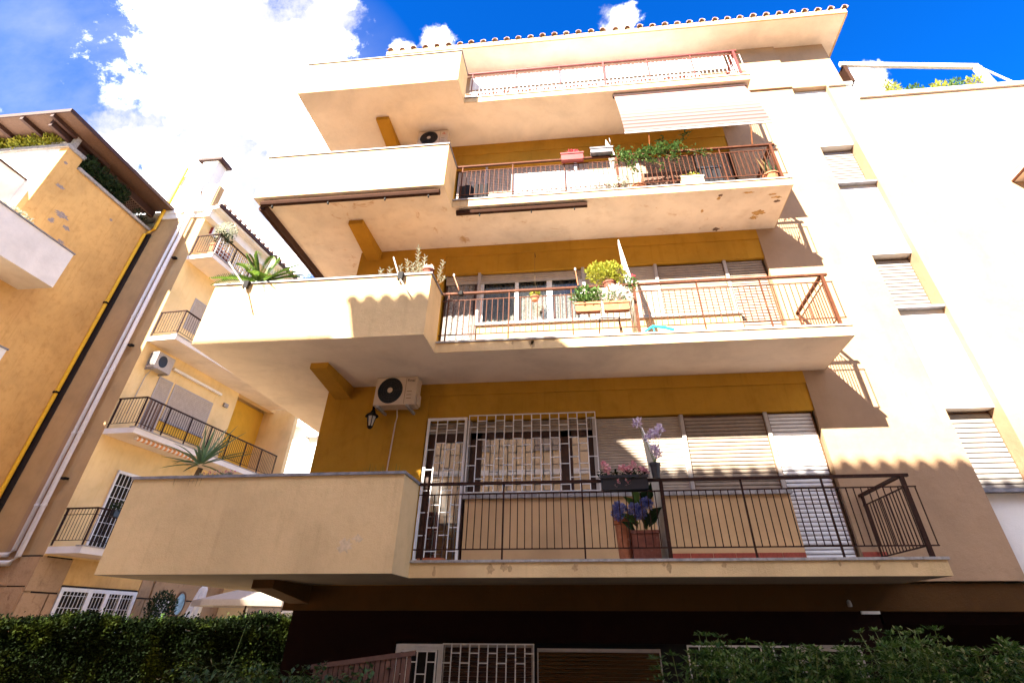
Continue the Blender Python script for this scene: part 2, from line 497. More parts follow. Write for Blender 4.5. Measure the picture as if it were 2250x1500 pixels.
class MB:
    def __init__(self):
        self.v, self.f, self.smooth = [], [], False

    def face(self, pts):
        n = len(self.v)
        self.v += [Vector(p) for p in pts]
        self.f.append(tuple(range(n, n + len(pts))))
        return self

    def box(self, x0, x1, y0, y1, z0, z1):
        n = len(self.v)
        self.v += [Vector(p) for p in ((x0, y0, z0), (x1, y0, z0), (x1, y1, z0), (x0, y1, z0), (x0, y0, z1), (x1, y0, z1), (x1, y1, z1), (x0, y1, z1))]
        for q in ((3, 2, 1, 0), (4, 5, 6, 7), (0, 1, 5, 4), (1, 2, 6, 5), (2, 3, 7, 6), (3, 0, 4, 7)):
            self.f.append(tuple(n + i for i in q))
        return self

    def obox(self, c, ax, ay, az):          # oriented box: centre and three half-axis vectors
        c, ax, ay, az = map(Vector, (c, ax, ay, az))
        n = len(self.v)
        for sx, sy, sz in ((-1, -1, -1), (1, -1, -1), (1, 1, -1), (-1, 1, -1), (-1, -1, 1), (1, -1, 1), (1, 1, 1), (-1, 1, 1)):
            self.v.append(c + ax * sx + ay * sy + az * sz)
        for q in ((3, 2, 1, 0), (4, 5, 6, 7), (0, 1, 5, 4), (1, 2, 6, 5), (2, 3, 7, 6), (3, 0, 4, 7)):
            self.f.append(tuple(n + i for i in q))
        return self

    def prism(self, poly, off):             # polygon (list of 3-D points) pushed along off
        off = Vector(off)
        poly = [Vector(p) for p in poly]
        n, k = len(self.v), len(poly)
        self.v += poly + [p + off for p in poly]
        self.f.append(tuple(n + i for i in range(k - 1, -1, -1)))
        self.f.append(tuple(n + k + i for i in range(k)))
        for i in range(k):
            j = (i + 1) % k
            self.f.append((n + i, n + j, n + k + j, n + k + i))
        return self

    def tube(self, pts, rad, seg=6, cap=True):
        pts = [Vector(p) for p in pts]
        rads = rad if isinstance(rad, (list, tuple)) else [rad] * len(pts)
        n0 = len(self.v)
        for i, p in enumerate(pts):
            a = pts[max(i - 1, 0)]
            b = pts[min(i + 1, len(pts) - 1)]
            t = (b - a).normalized()
            h = Vector((0, 0, 1)) if abs(t.z) < 0.9 else Vector((1, 0, 0))
            e1 = t.cross(h).normalized()
            e2 = t.cross(e1)
            for s in range(seg):
                an = 2 * math.pi * s / seg + (math.pi / 4 if seg == 4 else 0)
                self.v.append(p + (e1 * math.cos(an) + e2 * math.sin(an)) * rads[i])
        for i in range(len(pts) - 1):
            for s in range(seg):
                a = n0 + i * seg + s
                b = n0 + i * seg + (s + 1) % seg
                self.f.append((a, b, b + seg, a + seg))
        if cap:
            self.f.append(tuple(n0 + s for s in range(seg - 1, -1, -1)))
            self.f.append(tuple(n0 + (len(pts) - 1) * seg + s for s in range(seg)))
        return self

    def lathe(self, c, prof, seg=14, axis=None):      # prof: (radius, height) pairs about the z axis at c
        c = Vector(c)
        n0 = len(self.v)
        for r, z in prof:
            for s in range(seg):
                a = 2 * math.pi * s / seg
                self.v.append(c + Vector((r * math.cos(a), r * math.sin(a), z)))
        for i in range(len(prof) - 1):
            for s in range(seg):
                a, b = n0 + i * seg + s, n0 + i * seg + (s + 1) % seg
                self.f.append((a, b, b + seg, a + seg))
        self.f.append(tuple(n0 + s for s in range(seg - 1, -1, -1)))
        self.f.append(tuple(n0 + (len(prof) - 1) * seg + s for s in range(seg)))
        return self

    def leaf(self, p, d, up, ln, wd, bend=0.0):       # one pointed leaf of four faces
        d = Vector(d).normalized()
        side = d.cross(Vector(up))
        if side.length < 1e-3:
            side = d.cross(Vector((1, 0.3, 0)))
        side.normalize()
        nrm = side.cross(d)
        p = Vector(p)
        m = p + d * ln * 0.5 + nrm * bend * ln * 0.3
        t = p + d * ln - nrm * bend * ln * 0.3
        n = len(self.v)
        self.v += [p, m + side * wd * 0.5, t, m - side * wd * 0.5]
        self.f += [(n, n + 1, n + 2, n + 3)]
        return self

    def blade(self, p, d, ln, wd, droop=0.3, seg=4):  # long strap leaf
        d = Vector(d).normalized()
        side = d.cross(Vector((0, 0, 1)))
        if side.length < 0.05:
            side = Vector((1, 0, 0))
        side.normalize()
        n = len(self.v)
        p = Vector(p)
        for i in range(seg + 1):
            t = i / seg
            q = p + d * ln * t - Vector((0, 0, 1)) * droop * ln * t * t
            w = wd * 0.5 * (0.55 + 1.2 * t - 1.75 * t * t) if t < 1 else 0.002
            w = max(w, 0.002)
            keel = Vector((0, 0, 1)) * w * 0.5
            self.v += [q - side * w + keel, q, q + side * w + keel]
        for i in range(seg):
            a = n + i * 3
            self.f += [(a, a + 1, a + 4, a + 3), (a + 1, a + 2, a + 5, a + 4)]
        return self

    def cloud(self, c, rad, n, size, up=0.4, elong=2.0, shell=0.0, rng=random):
        c = Vector(c)
        for _ in range(n):
            while True:
                q = Vector((rng.uniform(-1, 1), rng.uniform(-1, 1), rng.uniform(-1, 1)))
                l = q.length
                if shell <= l <= 1:
                    break
            d = Vector((rng.uniform(-1, 1), rng.uniform(-1, 1), rng.uniform(-0.6, 1) + up)) + q * 0.7
            s = size * rng.uniform(0.6, 1.35)
            self.leaf(c + Vector((q.x * rad[0], q.y * rad[1], q.z * rad[2])), d, (rng.uniform(-1, 1), rng.uniform(-1, 1), 1), s, s / elong, rng.uniform(-0.3, 0.5))
        return self

    def build(self, name, mat, parent=None, smooth=None, origin=None, local=False):
        if origin is None:
            if self.v:
                lo = Vector([min(p[i] for p in self.v) for i in range(3)])
                hi = Vector([max(p[i] for p in self.v) for i in range(3)])
                origin = Vector(((lo.x + hi.x) / 2, (lo.y + hi.y) / 2, lo.z))
            else:
                origin = Vector()
        origin = Vector(origin)
        me = bpy.data.meshes.new(name)
        me.from_pydata([tuple(p - origin) for p in self.v], [], self.f)
        if smooth if smooth is not None else self.smooth:
            me.polygons.foreach_set('use_smooth', [True] * len(me.polygons))
        me.materials.append(M[mat])
        return place(name, me, origin, parent)


def place(name, me, at, parent=None, rot=None):
    o = bpy.data.objects.new(name, me)
    COL.objects.link(o)
    at = Vector(at)
    WL[o.name] = at
    if parent:
        o.parent = parent
        o.location = at - wloc(parent)
    else:
        o.location = at
    if rot:
        o.rotation_euler = rot
    return o


def thing(name, label, cat, at=(0, 0, 0), group=None):
    o = bpy.data.objects.new(name, None)
    o.empty_display_size = 0.2
    COL.objects.link(o)
    o.location = at
    WL[o.name] = Vector(at)
    return tag(o, label, cat, group)


def tag(o, label, cat, group=None):
    o['label'] = label
    o['category'] = cat
    if group:
        o['group'] = group
    return o


def struct(o):
    o['kind'] = 'structure'
    return o


def part_label(o, s):
    o['label'] = s
    return o


def B(name, mat, parent, *boxes):
    m = MB()
    for b in boxes:
        m.box(*b)
    return m.build(name, mat, parent)


# unit meshes shared by alike pieces
def unit_mesh(name, mb, mat, smooth=False):
    me = bpy.data.meshes.new(name)
    me.from_pydata([tuple(p) for p in mb.v], [], mb.f)
    if smooth:
        me.polygons.foreach_set('use_smooth', [True] * len(me.polygons))
    me.materials.append(M[mat])
    return me


# ------------------------------------------------------------------ ground
struct(B('ground', 'gravel_ground', None, (-400, 400, -400, 400, -0.5, 0.0)))
struct(B('road', 'pale_concrete', None, (-60, 60, -12.6, -8.6, -0.3, 0.004)))

# ------------------------------------------------------------------ main apartment building
ZS = (2.12, 5.32, 8.54, 11.87)
ZROOF = 14.95
ZN = (5.32, 8.54, 11.87, 14.95)
XL, XP, XR, XC = -6.62, -2.58, 4.38, -5.10
YF, YB = -2.23, -1.48
main = thing('apartment_building', 'cream apartment building with stacked balconies and ochre bays filling the middle', 'building', (0, 4, 0), 'apartment buildings around the garden')

# walls
B('body', 'beige', main, (XC, 6.0, 0.361, 9.0, 2.12, ZROOF))
B('body', 'beige', main, (6.0, 7.5, 0.56, 9.0, 2.12, ZROOF))
B('body', 'beige', main, (7.5, 13.0, 0.361, 9, 2.12, 12.3))
B('outer_wall', 'beige', main, (3.985, 6.12, 0.0, 0.36, 2.15, 13.13))
B('outer_wall', 'beige', main, (7.03, 13.0, 0.0, 0.36, 2.15, 12.50))
B('upper_wall', 'beige', main, (4.89, 6.12, -0.06, 0.36, 13.13, ZROOF))
B('upper_wall', 'beige', main, (6.12, 7.50, 0.0, 0.56, 13.13, ZROOF))
B('upper_wall', 'beige', main, (7.03, 7.50, 0.0, 0.36, 12.50, 13.13))
B('upper_wall', 'beige', main, (XC, 4.89, 0.1, 0.36, 12.07, ZROOF))
B('coping', 'strip', main, (7.64, 13.0, -0.07, 0.42, 12.50, 12.62))
B('coping', 'strip', main, (7.04, 7.67, -0.07, -0.001, 13.06, 13.14), (7.501, 7.67, -0.001, 0.40, 13.06, 13.14), (7.501, 7.64, 0.0, 0.36, 12.5, 13.06))
# window column
SY = 0.16
strip_boxes = [(6.12, 7.03, SY, 0.55, 2.15, 3.30)]
for i in range(3):
    top = ZS[i] + 2.50
    nxt = ZS[i + 1] + 1.20 if i < 2 else 13.12
    strip_boxes.append((6.12, 7.03, SY, 0.55, top, nxt))
for q in strip_boxes:
    B('strip_panel', 'strip', main, q)
SLAT = {}


def slat_mesh(w, pitch, mat, fill=0.93):
    key = (round(w, 3), round(pitch, 4), mat, fill)
    if key not in SLAT:
        h = pitch * fill
        prof = [(0.004, 0), (-0.004, h * 0.12), (-0.009, h * 0.45), (-0.004, h * 0.85), (0.006, h), (0.012, h * 0.9), (0.012, 0.0)]
        SLAT[key] = unit_mesh('slat', MB().prism([(-w / 2, y, z) for y, z in prof], (w, 0, 0)), mat)
    return SLAT[key]


def shutter(x0, x1, y, z0, z1, pitch, mat, parent, frame='mullion', joined=False, fill=0.93):
    g = 0.02
    fr = B('roller_shutter', frame, parent, (x0, x0 + g, y - 0.006, y + 0.05, z0, z1), (x1 - g, x1, y - 0.006, y + 0.05, z0, z1), (x0 + g, x1 - g, y - 0.004, y + 0.04, z0, z0 + 0.03), (x0, x1, y + 0.03, y + 0.05, z0, z1 - 0.001))
    me = slat_mesh(x1 - x0 - 2 * g, pitch, mat, fill)
    n = int((z1 - z0 - 0.03) / pitch)
    if joined:
        mb = MB()
        h = pitch * 0.93
        for k in range(n):
            z = z0 + 0.03 + k * pitch
            mb.prism([(x0 + g, y + a, z + b) for a, b in ((0.004, 0), (-0.009, h * 0.45), (0.006, h), (0.012, 0))], (x1 - x0 - 2 * g, 0, 0))
        s = mb.build('slats', mat, fr)
        s['kind'] = 'stuff'
    else:
        for k in range(n):
            place('slat', me, ((x0 + x1) / 2, y, z0 + 0.03 + k * pitch), fr)
    return fr


for i in range(3):
    z0, z1 = ZS[i] + 1.20, ZS[i] + 2.50
    sh = shutter(6.12, 7.03, 0.36, z0 + 0.03, z1 - 0.02, 0.080, 'shutter_strip', main, frame='lattice_brown', fill=0.86)
    B('window_sill', 'slate', main, (6.121, 7.029, 0.02, 0.45, z0 - 0.03, z0 + 0.02))

# ochre bay, floor by floor
BX0, BX1 = -3.03, 3.985
for i in range(3):
    z, zn = ZS[i], ZN[i]
    fz = z + 0.20
    wt = z + 2.50
    B('bay_wall', 'ochre', main, (XC, BX0, 0.0, 0.36, z, zn), (BX0, BX1, 0.0, 0.36, z + 2.97, zn), (BX0, BX1, 0.022, 0.36, wt, z + 2.97))
    B('under_window_wall', 'underwall', main, (-2.19, 3.17, 0.0, 0.36, fz - 0.03, z + 1.19))
    B('window_sill', 'edge_stone', main, (-2.23, 3.20, -0.06, 0.18, z + 1.19, z + 1.245))
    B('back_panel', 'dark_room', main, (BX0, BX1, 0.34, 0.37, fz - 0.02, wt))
    for xa, xb, ya in ((0.06, 0.13, 0.02), (1.635, 1.70, 0.05), (3.105, 3.17, 0.05), (-2.245, -2.19, 0.02)):
        B('mullion', 'mullion', main, (xa, xb, ya, 0.16, z + 1.245, wt))
    # skirting tiles at floor level
    for k in range(6):
        x0 = 1.10 + k * 0.345
        B('skirting_tile', 'red_tile', main, (x0, x0 + 0.337, -0.014, 0.0, fz, fz + 0.19))
    B('skirting_tile', 'red_tile', main, (3.99, 4.34, -0.014, 0.0, fz, fz + 0.19))
# shutters of the bays
for i in range(3):
    z = ZS[i]
    wt, sl = z + 2.49, z + 1.25
    J = i == 2
    shutter(0.13, 1.635, 0.10, sl, wt, 0.043, 'shutter_pale', main, joined=J)
    shutter(1.70, 3.105, 0.10, sl, wt, 0.062, 'shutter', main, joined=J, frame='lattice_brown', fill=0.87 if i == 0 else 0.93)
    shutter(3.17, 3.94, 0.10, z + 0.22, wt, 0.062, 'shutter_white' if i == 0 else 'shutter', main, joined=J, frame='lattice_brown', fill=0.84)
shutter(-2.19, 0.06, 0.12, ZS[2] + 1.25, ZS[2] + 2.49, 0.055, 'shutter_pale', main, joined=True)
shutter(-2.98, -2.245, 0.12, ZS[2] + 0.22, ZS[2] + 2.49, 0.055, 'shutter_pale', main, joined=True)

# first-floor window behind the white grille
z = ZS[0]
w = B('window', 'wood_dark', main, (-2.19, -1.98, 0.14, 0.22, z + 1.25, z + 2.30), (-0.52, -0.32, 0.14, 0.22, z + 1.25, z + 2.30), (-0.04, 0.05, 0.14, 0.22, z + 1.25, z + 2.30),
      (-2.19, 0.05, 0.14, 0.22, z + 2.20, z + 2.32), (-2.19, 0.05, 0.14, 0.22, z + 1.245, z + 1.31))
B('pane', 'glass', w, (-1.98, -0.52, 0.18, 0.19, z + 1.31, z + 2.20))
B('pane', 'glass', w, (-0.32, -0.04, 0.18, 0.19, z + 1.31, z + 2.20))
shutter(-2.19, 0.05, 0.11, z + 2.30, z + 2.5, 0.055, 'shutter', main)
w = B('balcony_door', 'wood_dark', main, (-2.98, -2.86, 0.14, 0.22, z + 0.2, z + 2.3), (-2.33, -2.245, 0.14, 0.22, z + 0.2, z + 2.3), (-2.86, -2.33, 0.14, 0.22, z + 2.16, z + 2.3), (-2.86, -2.33, 0.14, 0.22, z + 0.2, z + 0.32))
B('pane', 'glass', w, (-2.86, -2.33, 0.18, 0.19, z + 0.32, z + 2.16))
shutter(-2.98, -2.245, 0.11, z + 2.30, z + 2.5, 0.055, 'shutter', main)


def grille(x0, x1, y, z0, z1, ncell, rows, parent, fr=0.022, br=0.008, mat='white_metal', rowh=0.0):
    g = B('window_grille', mat, parent, (x0, x0 + fr, y - 0.012, y + 0.012, z0, z1), (x1 - fr, x1, y - 0.012, y + 0.012, z0, z1), (x0 + fr, x1 - fr, y - 0.012, y + 0.012, z1 - fr, z1), (x0 + fr, x1 - fr, y - 0.012, y + 0.012, z0, z0 + fr))
    p = (x1 - x0) / ncell
    vb = unit_mesh('bar', MB().box(-br, br, -br, br, 0, z1 - z0 - 2 * fr), mat)
    hb = unit_mesh('crossbar', MB().box(-p / 2 + br, p / 2 - br, -br * 0.8, br * 0.8, -br * 0.8, br * 0.8), mat)
    for k in range(1, ncell):
        place('bar', vb, (x0 + k * p, y, z0 + fr), g)
    for k in range(ncell):
        for j in range(rows):
            zz = z1 - (z1 - z0) * ((j + (0.33 if k % 2 else 0.66)) / rows)
            if 0 < k < ncell - 1 or True:
                place('crossbar', hb, (x0 + (k + 0.5) * p, y, zz), g)
    return g


part_label(grille(-2.99, -2.24, -0.03, z + 0.22, z + 2.54, 4, 7, main, fr=0.045), 'white grille over the balcony door')
part_label(grille(-2.20, 0.13, -0.075, z + 1.27, z + 2.56, 14, 4, main, fr=0.014), 'white grille over the wide window')
# second-floor windows with lace curtains
z = ZS[1]
w = B('window', 'white_metal', main, (-2.19, -2.12, 0.13, 0.2, z + 1.25, z + 2.35), (-1.42, -1.34, 0.13, 0.2, z + 1.25, z + 2.35), (-0.72, -0.60, 0.13, 0.2, z + 1.25, z + 2.35), (-0.02, 0.06, 0.13, 0.2, z + 1.25, z + 2.35),
      (-2.12, -0.02, 0.13, 0.2, z + 1.25, z + 1.31))
for a, b in ((-2.09, -1.44), (-1.32, -0.74), (-0.58, -0.04)):
    mb = MB()
    n = 22
    pts = [(a + (b - a) * k / n, 0.245 + 0.018 * math.sin(k * 1.7) + 0.008 * math.sin(k * 0.6)) for k in range(n + 1)]
    for k in range(n):
        (xa, ya), (xb, yb) = pts[k], pts[k + 1]
        mb.face([(xa, ya, z + 1.30), (xb, yb, z + 1.30), (xb, yb, z + 2.3), (xa, ya, z + 2.3)])
    mb.build('curtain', 'curtain', w)
B('pane', 'clear_glass', w, (-2.12, -0.02, 0.175, 0.18, z + 1.31, z + 2.33))
shutter(-2.19, 0.06, 0.10, z + 2.27, z + 2.5, 0.055, 'shutter_pale', main)
w = B('balcony_door', 'wood_dark', main, (-2.98, -2.93, 0.13, 0.2, z + 0.2, z + 2.3), (-2.32, -2.245, 0.13, 0.2, z + 0.2, z + 2.3))
mb = MB()
for k in range(14):
    xa, xb = -2.93 + 0.6 * k / 14, -2.93 + 0.6 * (k + 1) / 14
    ya, yb = 0.12 + 0.02 * math.sin(k * 1.9), 0.12 + 0.02 * math.sin((k + 1) * 1.9)
    mb.face([(xa, ya, z + 0.25), (xb, yb, z + 0.25), (xb, yb, z + 2.25), (xa, ya, z + 2.25)])
mb.build('curtain', 'curtain', w)
shutter(-2.98, -2.245, 0.10, z + 2.27, z + 2.5, 0.055, 'shutter_pale', main)

# balconies
for i in range(4):
    z = ZS[i]
    sm = ('soffit_shaded', 'soffit', 'soffit_stained', 'soffit')[i]
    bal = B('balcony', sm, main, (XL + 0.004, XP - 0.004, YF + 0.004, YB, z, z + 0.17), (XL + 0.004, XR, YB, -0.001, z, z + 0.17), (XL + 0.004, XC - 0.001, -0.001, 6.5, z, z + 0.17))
    B('parapet', 'parapet', bal, (XL, XP, YF, YF + 0.13, z + 0.003, z + 1.135), (XP - 0.13, XP, YF + 0.13, YB, z + 0.003, z + 1.135), (XL, XL + 0.13, YF + 0.13, 6.5, z + 0.003, z + 1.135), (XL + 0.13, XC - 0.001, 6.37, 6.5, z + 0.003, z + 1.135))
    B('cap_stone', 'slate', bal, (XL - 0.025, XP + 0.02, YF - 0.03, YF + 0.16, z + 1.135, z + 1.17), (XP - 0.15, XP + 0.02, YF + 0.16, YB + 0.03, z + 1.135, z + 1.17), (XL - 0.025, XL + 0.15, YF + 0.16, 6.5, z + 1.135, z + 1.17))
    B('fascia', 'parapet', bal, (XP + 0.001, XR, YB - 0.012, YB, z, z + 0.17), (XR, XR + 0.012, YB - 0.012, -0.002, z, z + 0.17))
    B('edge_stone', 'edge_stone', bal, (XP + 0.002, XR + 0.04, YB - 0.035, YB + 0.2, z + 0.17, z + 0.2), (XL + 0.14, XR - 0.01, YB + 0.2, -0.003, z + 0.17, z + 0.199))
    # railing
    mat = ('rail_dark', 'rail_brown', 'rail_brown', 'rail_red')[i]
    f = z + 0.2
    t = z + 1.16
    xe = 4.24
    r = B('railing', mat, main, (XP + 0.02, xe + 0.09, YB - 0.03, YB + 0.03, t - 0.035, t), (xe - 0.03, xe + 0.03, YB + 0.03, -0.004, t - 0.036, t - 0.001),
          (XP + 0.02, xe + 0.14, YB - 0.009, YB + 0.009, t - 0.165, t - 0.150), (XP + 0.02, xe + 0.14, YB - 0.009, YB + 0.009, z + 0.315, z + 0.330),
          (xe - 0.008, xe + 0.008, YB + 0.01, -0.004, t - 0.166, t - 0.151), (xe - 0.008, xe + 0.008, YB + 0.01, -0.004, z + 0.314, z + 0.329))
    bw = 0.0062
    bmat = 'white_metal' if i == 3 else mat
    bme = unit_mesh('baluster', MB().box(-bw, bw, -bw, bw, 0, t - 0.165 - z - 0.33), bmat)
    pme = unit_mesh('rail_post', MB().box(-0.011, 0.011, -0.016, 0.016, 0, t - 0.035 - f), mat)
    pbig = unit_mesh('rail_post', MB().box(-0.025, 0.025, -0.028, 0.028, 0, t - 0.035 - f), mat)
    posts = [-2.43, -1.30, -0.16, 0.97, 2.08, 3.17]
    for k, x in enumerate(posts):
        place('rail_post', pbig if k == 3 else pme, (x, YB, f), r)
    place('rail_post', pbig, (xe, YB, f), r)
    place('rail_post', pme, (xe, -0.05, f), r)
    xs = posts + [xe]
    for a, b in zip(xs[:-1], xs[1:]):
        for k in range(1, 11):
            place('baluster', bme, (a + (b - a) * k / 11, YB, z + 0.33), r)
    place('baluster', bme, (xe + 0.125, YB, z + 0.33), r)
    for k in range(1, 14):
        place('baluster', bme, (xe, YB + 1.43 * k / 14, z + 0.33), r)
    # corner beam under the soffit
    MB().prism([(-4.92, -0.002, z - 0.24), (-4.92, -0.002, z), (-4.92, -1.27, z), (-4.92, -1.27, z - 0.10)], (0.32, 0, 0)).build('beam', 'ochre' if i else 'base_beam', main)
    # privacy panel between the two flats
    pa = (2.08, 2.66, 2.42, 2.4)[i]
    part = MB().prism([(0.90, -0.95, f), (0.97, -1.40, f), (0.97, -1.40, z + 1.15), (0.95, -1.25, z + 1.50), (0.866, -0.72, z + pa), (0.857, -0.66, z + pa - 0.06), (0.898, -0.92, z + 1.2)], (0.014, 0, 0)).build('privacy_panel', 'frosted', main) if i < 3 else None
    if part:
        MB().tube([(0.977, -1.40, f), (0.977, -1.40, z + 1.15), (0.957, -1.25, z + 1.50), (0.873, -0.72, z + pa)], 0.010, 4).build('panel_frame', 'white_metal', part)

# roof
rf = B('roof', 'soffit', main, (-5.30, 7.88, -0.98, 9.3, ZROOF, ZROOF + 0.05))
B('fascia', 'parapet', rf, (-5.30, 7.88, -1.0, -0.95, ZROOF - 0.002, ZROOF + 0.17), (7.85, 7.90, -0.95, 9.3, ZROOF - 0.002, ZROOF + 0.17), (-5.32, -5.28, -0.95, 9.3, ZROOF - 0.002, ZROOF + 0.17))
MB().prism([(-5.3, -0.95, ZROOF + 0.05), (-5.3, -0.95, ZROOF + 0.18), (-5.3, 4, ZROOF + 1.5), (-5.3, 9.3, ZROOF + 0.18), (-5.3, 9.3, ZROOF + 0.05)], (13.2, 0, 0)).build('roof_deck', 'roof_tile', rf)
th = 0.268


def barrel(rad0, rad1, ln, seg=7, thick=0.014):
    mb = MB()
    for y, rad in ((0, rad0), (ln, rad1)):
        for k in range(seg + 1):
            a = math.pi * k / seg
            mb.v.append(Vector((rad * math.cos(a), y, rad * math.sin(a) * 1.1 + y * th)))
        for k in range(seg + 1):
            a = math.pi * k / seg
            mb.v.append(Vector(((rad - thick) * math.cos(a), y, (rad - thick) * math.sin(a) * 1.1 + y * th)))
    n = seg + 1
    for k in range(seg):
        mb.f.append((k, k + 1, 2 * n + k + 1, 2 * n + k))
        mb.f.append((n + k + 1, n + k, 3 * n + k, 3 * n + k + 1))
        mb.f.append((k + 1, k, n + k, n + k + 1))
    return mb


tile_me = unit_mesh('roof_tile', barrel(0.088, 0.074, 0.5), 'roof_tile', True)
N = 38
for k in range(N):
    for j in range(2):
        place('roof_tile', tile_me, (-5.17 + k * 0.352 + random.uniform(-0.012, 0.012), -1.06 + j * 0.42 + random.uniform(-0.015, 0.015), ZROOF + 0.165 + j * 0.42 * th + random.uniform(-.006, .006)), rf, (random.uniform(-0.03, 0.03), random.uniform(-.04, .04), random.uniform(-0.03, 0.03)))

# top-floor wall: sunlit pale shutters and a pierced strip behind the railing
B('rail_screen', 'white_plaster', main, (-2.5, 4.0, -1.42, -1.41, 12.45, 12.92))
B('shutter_band', 'shutter_white', main, (-2.9, 3.9, 0.06, 0.1, 12.1, 14.2))
mb = MB()
rr = random.Random(3)
for k in range(60):
    x = -2.3 + k * 0.095
    if rr.random() < 0.16:
        continue
    mb.box(x, x + rr.uniform(0.03, 0.06), -1.30, -1.27, 12.28 + rr.uniform(0, 0.05), 12.42 + rr.uniform(-0.04, 0.09))
o = mb.build('pierced_edging', 'terracotta', main)
o['kind'] = 'stuff'

# ground floor, deep in the shade
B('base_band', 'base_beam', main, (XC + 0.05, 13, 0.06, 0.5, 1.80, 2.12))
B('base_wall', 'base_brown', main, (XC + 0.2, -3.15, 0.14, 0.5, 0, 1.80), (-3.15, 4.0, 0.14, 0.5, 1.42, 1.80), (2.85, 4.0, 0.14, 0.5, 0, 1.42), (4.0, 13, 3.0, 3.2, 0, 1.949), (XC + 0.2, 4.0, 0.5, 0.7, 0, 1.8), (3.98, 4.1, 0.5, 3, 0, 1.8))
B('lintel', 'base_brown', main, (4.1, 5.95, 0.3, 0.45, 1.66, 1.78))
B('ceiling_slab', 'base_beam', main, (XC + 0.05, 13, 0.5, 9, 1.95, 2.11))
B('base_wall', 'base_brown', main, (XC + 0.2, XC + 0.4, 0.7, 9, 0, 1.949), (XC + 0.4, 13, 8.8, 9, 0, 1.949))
dr = B('glazed_door', 'white_metal', main, (-3.14, -3.08, 0.16, 0.24, 0.05, 1.40), (-2.48, -2.42, 0.16, 0.24, 0.05, 1.40), (-3.08, -2.48, 0.16, 0.24, 1.33, 1.40))
part_label(grille(-3.08, -2.48, 0.10, 0.1, 1.33, 4, 3, main), 'pale grille on the ground-floor door')
part_label(grille(-2.40, -1.02, 0.10, 0.4, 1.41, 10, 3, main, fr=0.012), 'pale grille on the ground-floor window')
shutter(-2.40, -1.05, 0.2, 0.4, 1.40, 0.055, 'wood_dark', main, joined=True)
shutter(-0.98, 0.82, 0.15, 0.3, 1.36, 0.045, 'base_beam', main, joined=True)
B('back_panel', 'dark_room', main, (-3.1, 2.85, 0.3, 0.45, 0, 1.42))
part_label(grille(1.2, 2.75, 0.12, 0.4, 1.41, 9, 3, main), 'pale grille on the right ground-floor window')
B('door_frame', 'mullion', main, (2.75, 2.9, 0.10, 0.2, 0.0, 1.42), (2.9, 3.5, 0.10, 0.2, 1.35, 1.42), (3.5, 3.6, 0.10, 0.2, 0, 1.42))
lt = B('strip_light', 'white_metal', main, (3.71, 3.96, -0.02, 0.02, 1.765, 1.80))
em = MB().lathe((3.59, 0.02, 1.85), [(0.03, 0), (0.035, 0.02), (0.03, 0.06), (0.015, 0.08)], 10).build('spot_lamp', 'edge_stone', main)

# side balcony end on the far right
sb = B('balcony', 'soffit', main, (9.78, 13, -1.2, -0.001, 9.40, 9.58))
part_label(sb, 'small slab at the right edge')
B('fascia', 'rail_brown', sb, (9.75, 9.78, -1.2, -0.001, 9.39, 9.44))
B('parapet', 'strip', sb, (9.77, 9.9, -1.2, -0.002, 9.581, 10.5), (9.9, 13, -1.2, -1.08, 9.581, 10.5))  # whiter than the wall, a sunlit tone put into its colour

# terrace frame on the right-hand roof
pg = MB().obox(((7.75 + 11.15) / 2, 0.12, (14.1 + 13.52) / 2), ((11.15 - 7.75) / 2, 0, (13.52 - 14.1) / 2), (0, 0.05, 0), (0, 0, 0.07)).build('terrace_frame', 'white_metal', main)
MB().obox((11.1, 0.12, 13.05), (-0.02, 0, 0.45), (0, 0.05, 0), (0.10, 0, 0.0)).build('post', 'white_metal', pg)
MB().obox((7.85, 0.6, 13.7), (0.05, 0, 0), (0, 0.5, 0), (0, 0, 0.35)).build('side_blind', 'awning_brown', pg)
MB().tube([(11.15, 0.12, 13.5), (11.75, 0.12, 12.62)], 0.03, 4).build('brace', 'white_metal', pg)

# ------------------------------------------------------------------ awnings
aw = thing('rolled_awning', 'long brown rolled awning under the third-floor solid parapet', 'awning', (-4.5, -2.1, 8.35), 'rolled brown awnings')
MB().tube([(-6.45, -2.12, 8.45), (-2.68, -2.12, 8.45)], 0.065, 8).build('cassette', 'awning_brown', aw)
mb = MB()
for x in (-6.2, -5.0, -3.8, -2.9):
    mb.box(x - 0.012, x + 0.012, -2.14, -2.1, 8.33, 8.4)
mb.build('bracket', 'iron_black', aw)
aw = thing('rolled_awning', 'brown rolled awning along the left side edge of the third-floor balcony', 'awning', (-6.5, 0.5, 8.35), 'rolled brown awnings')
MB().tube([(-6.52, -2.0, 8.45), (-6.52, 2.0, 8.45)], 0.07, 8).build('cassette', 'awning_brown', aw)
MB().box(-6.5, -6.44, -1.98, 1.98, 8.40, 8.54).build('mounting_bar', 'eave_brown', aw)
aw = thing('rolled_awning', 'short brown rolled awning under the third-floor railed slab', 'awning', (-1.1, -1.35, 8.4), 'rolled brown awnings')
MB().tube([(-2.5, -1.37, 8.47), (0.27, -1.37, 8.47)], 0.06, 8).build('cassette', 'awning_brown', aw)
mb = MB()
for x in (-2.0, -0.9, 0.0):
    mb.box(x - 0.012, x + 0.012, -1.38, -1.35, 8.36, 8.42)
mb.build('bracket', 'iron_black', aw)
aw = thing('open_awning', 'open pink and cream striped awning hanging below the top balcony', 'awning', (2.7, -1.35, 10.4))
MB().tube([(1.12, -1.36, 11.80), (4.30, -1.36, 11.80)], 0.055, 8).build('cassette', 'eave_brown', aw)
mb = MB()
n = 12
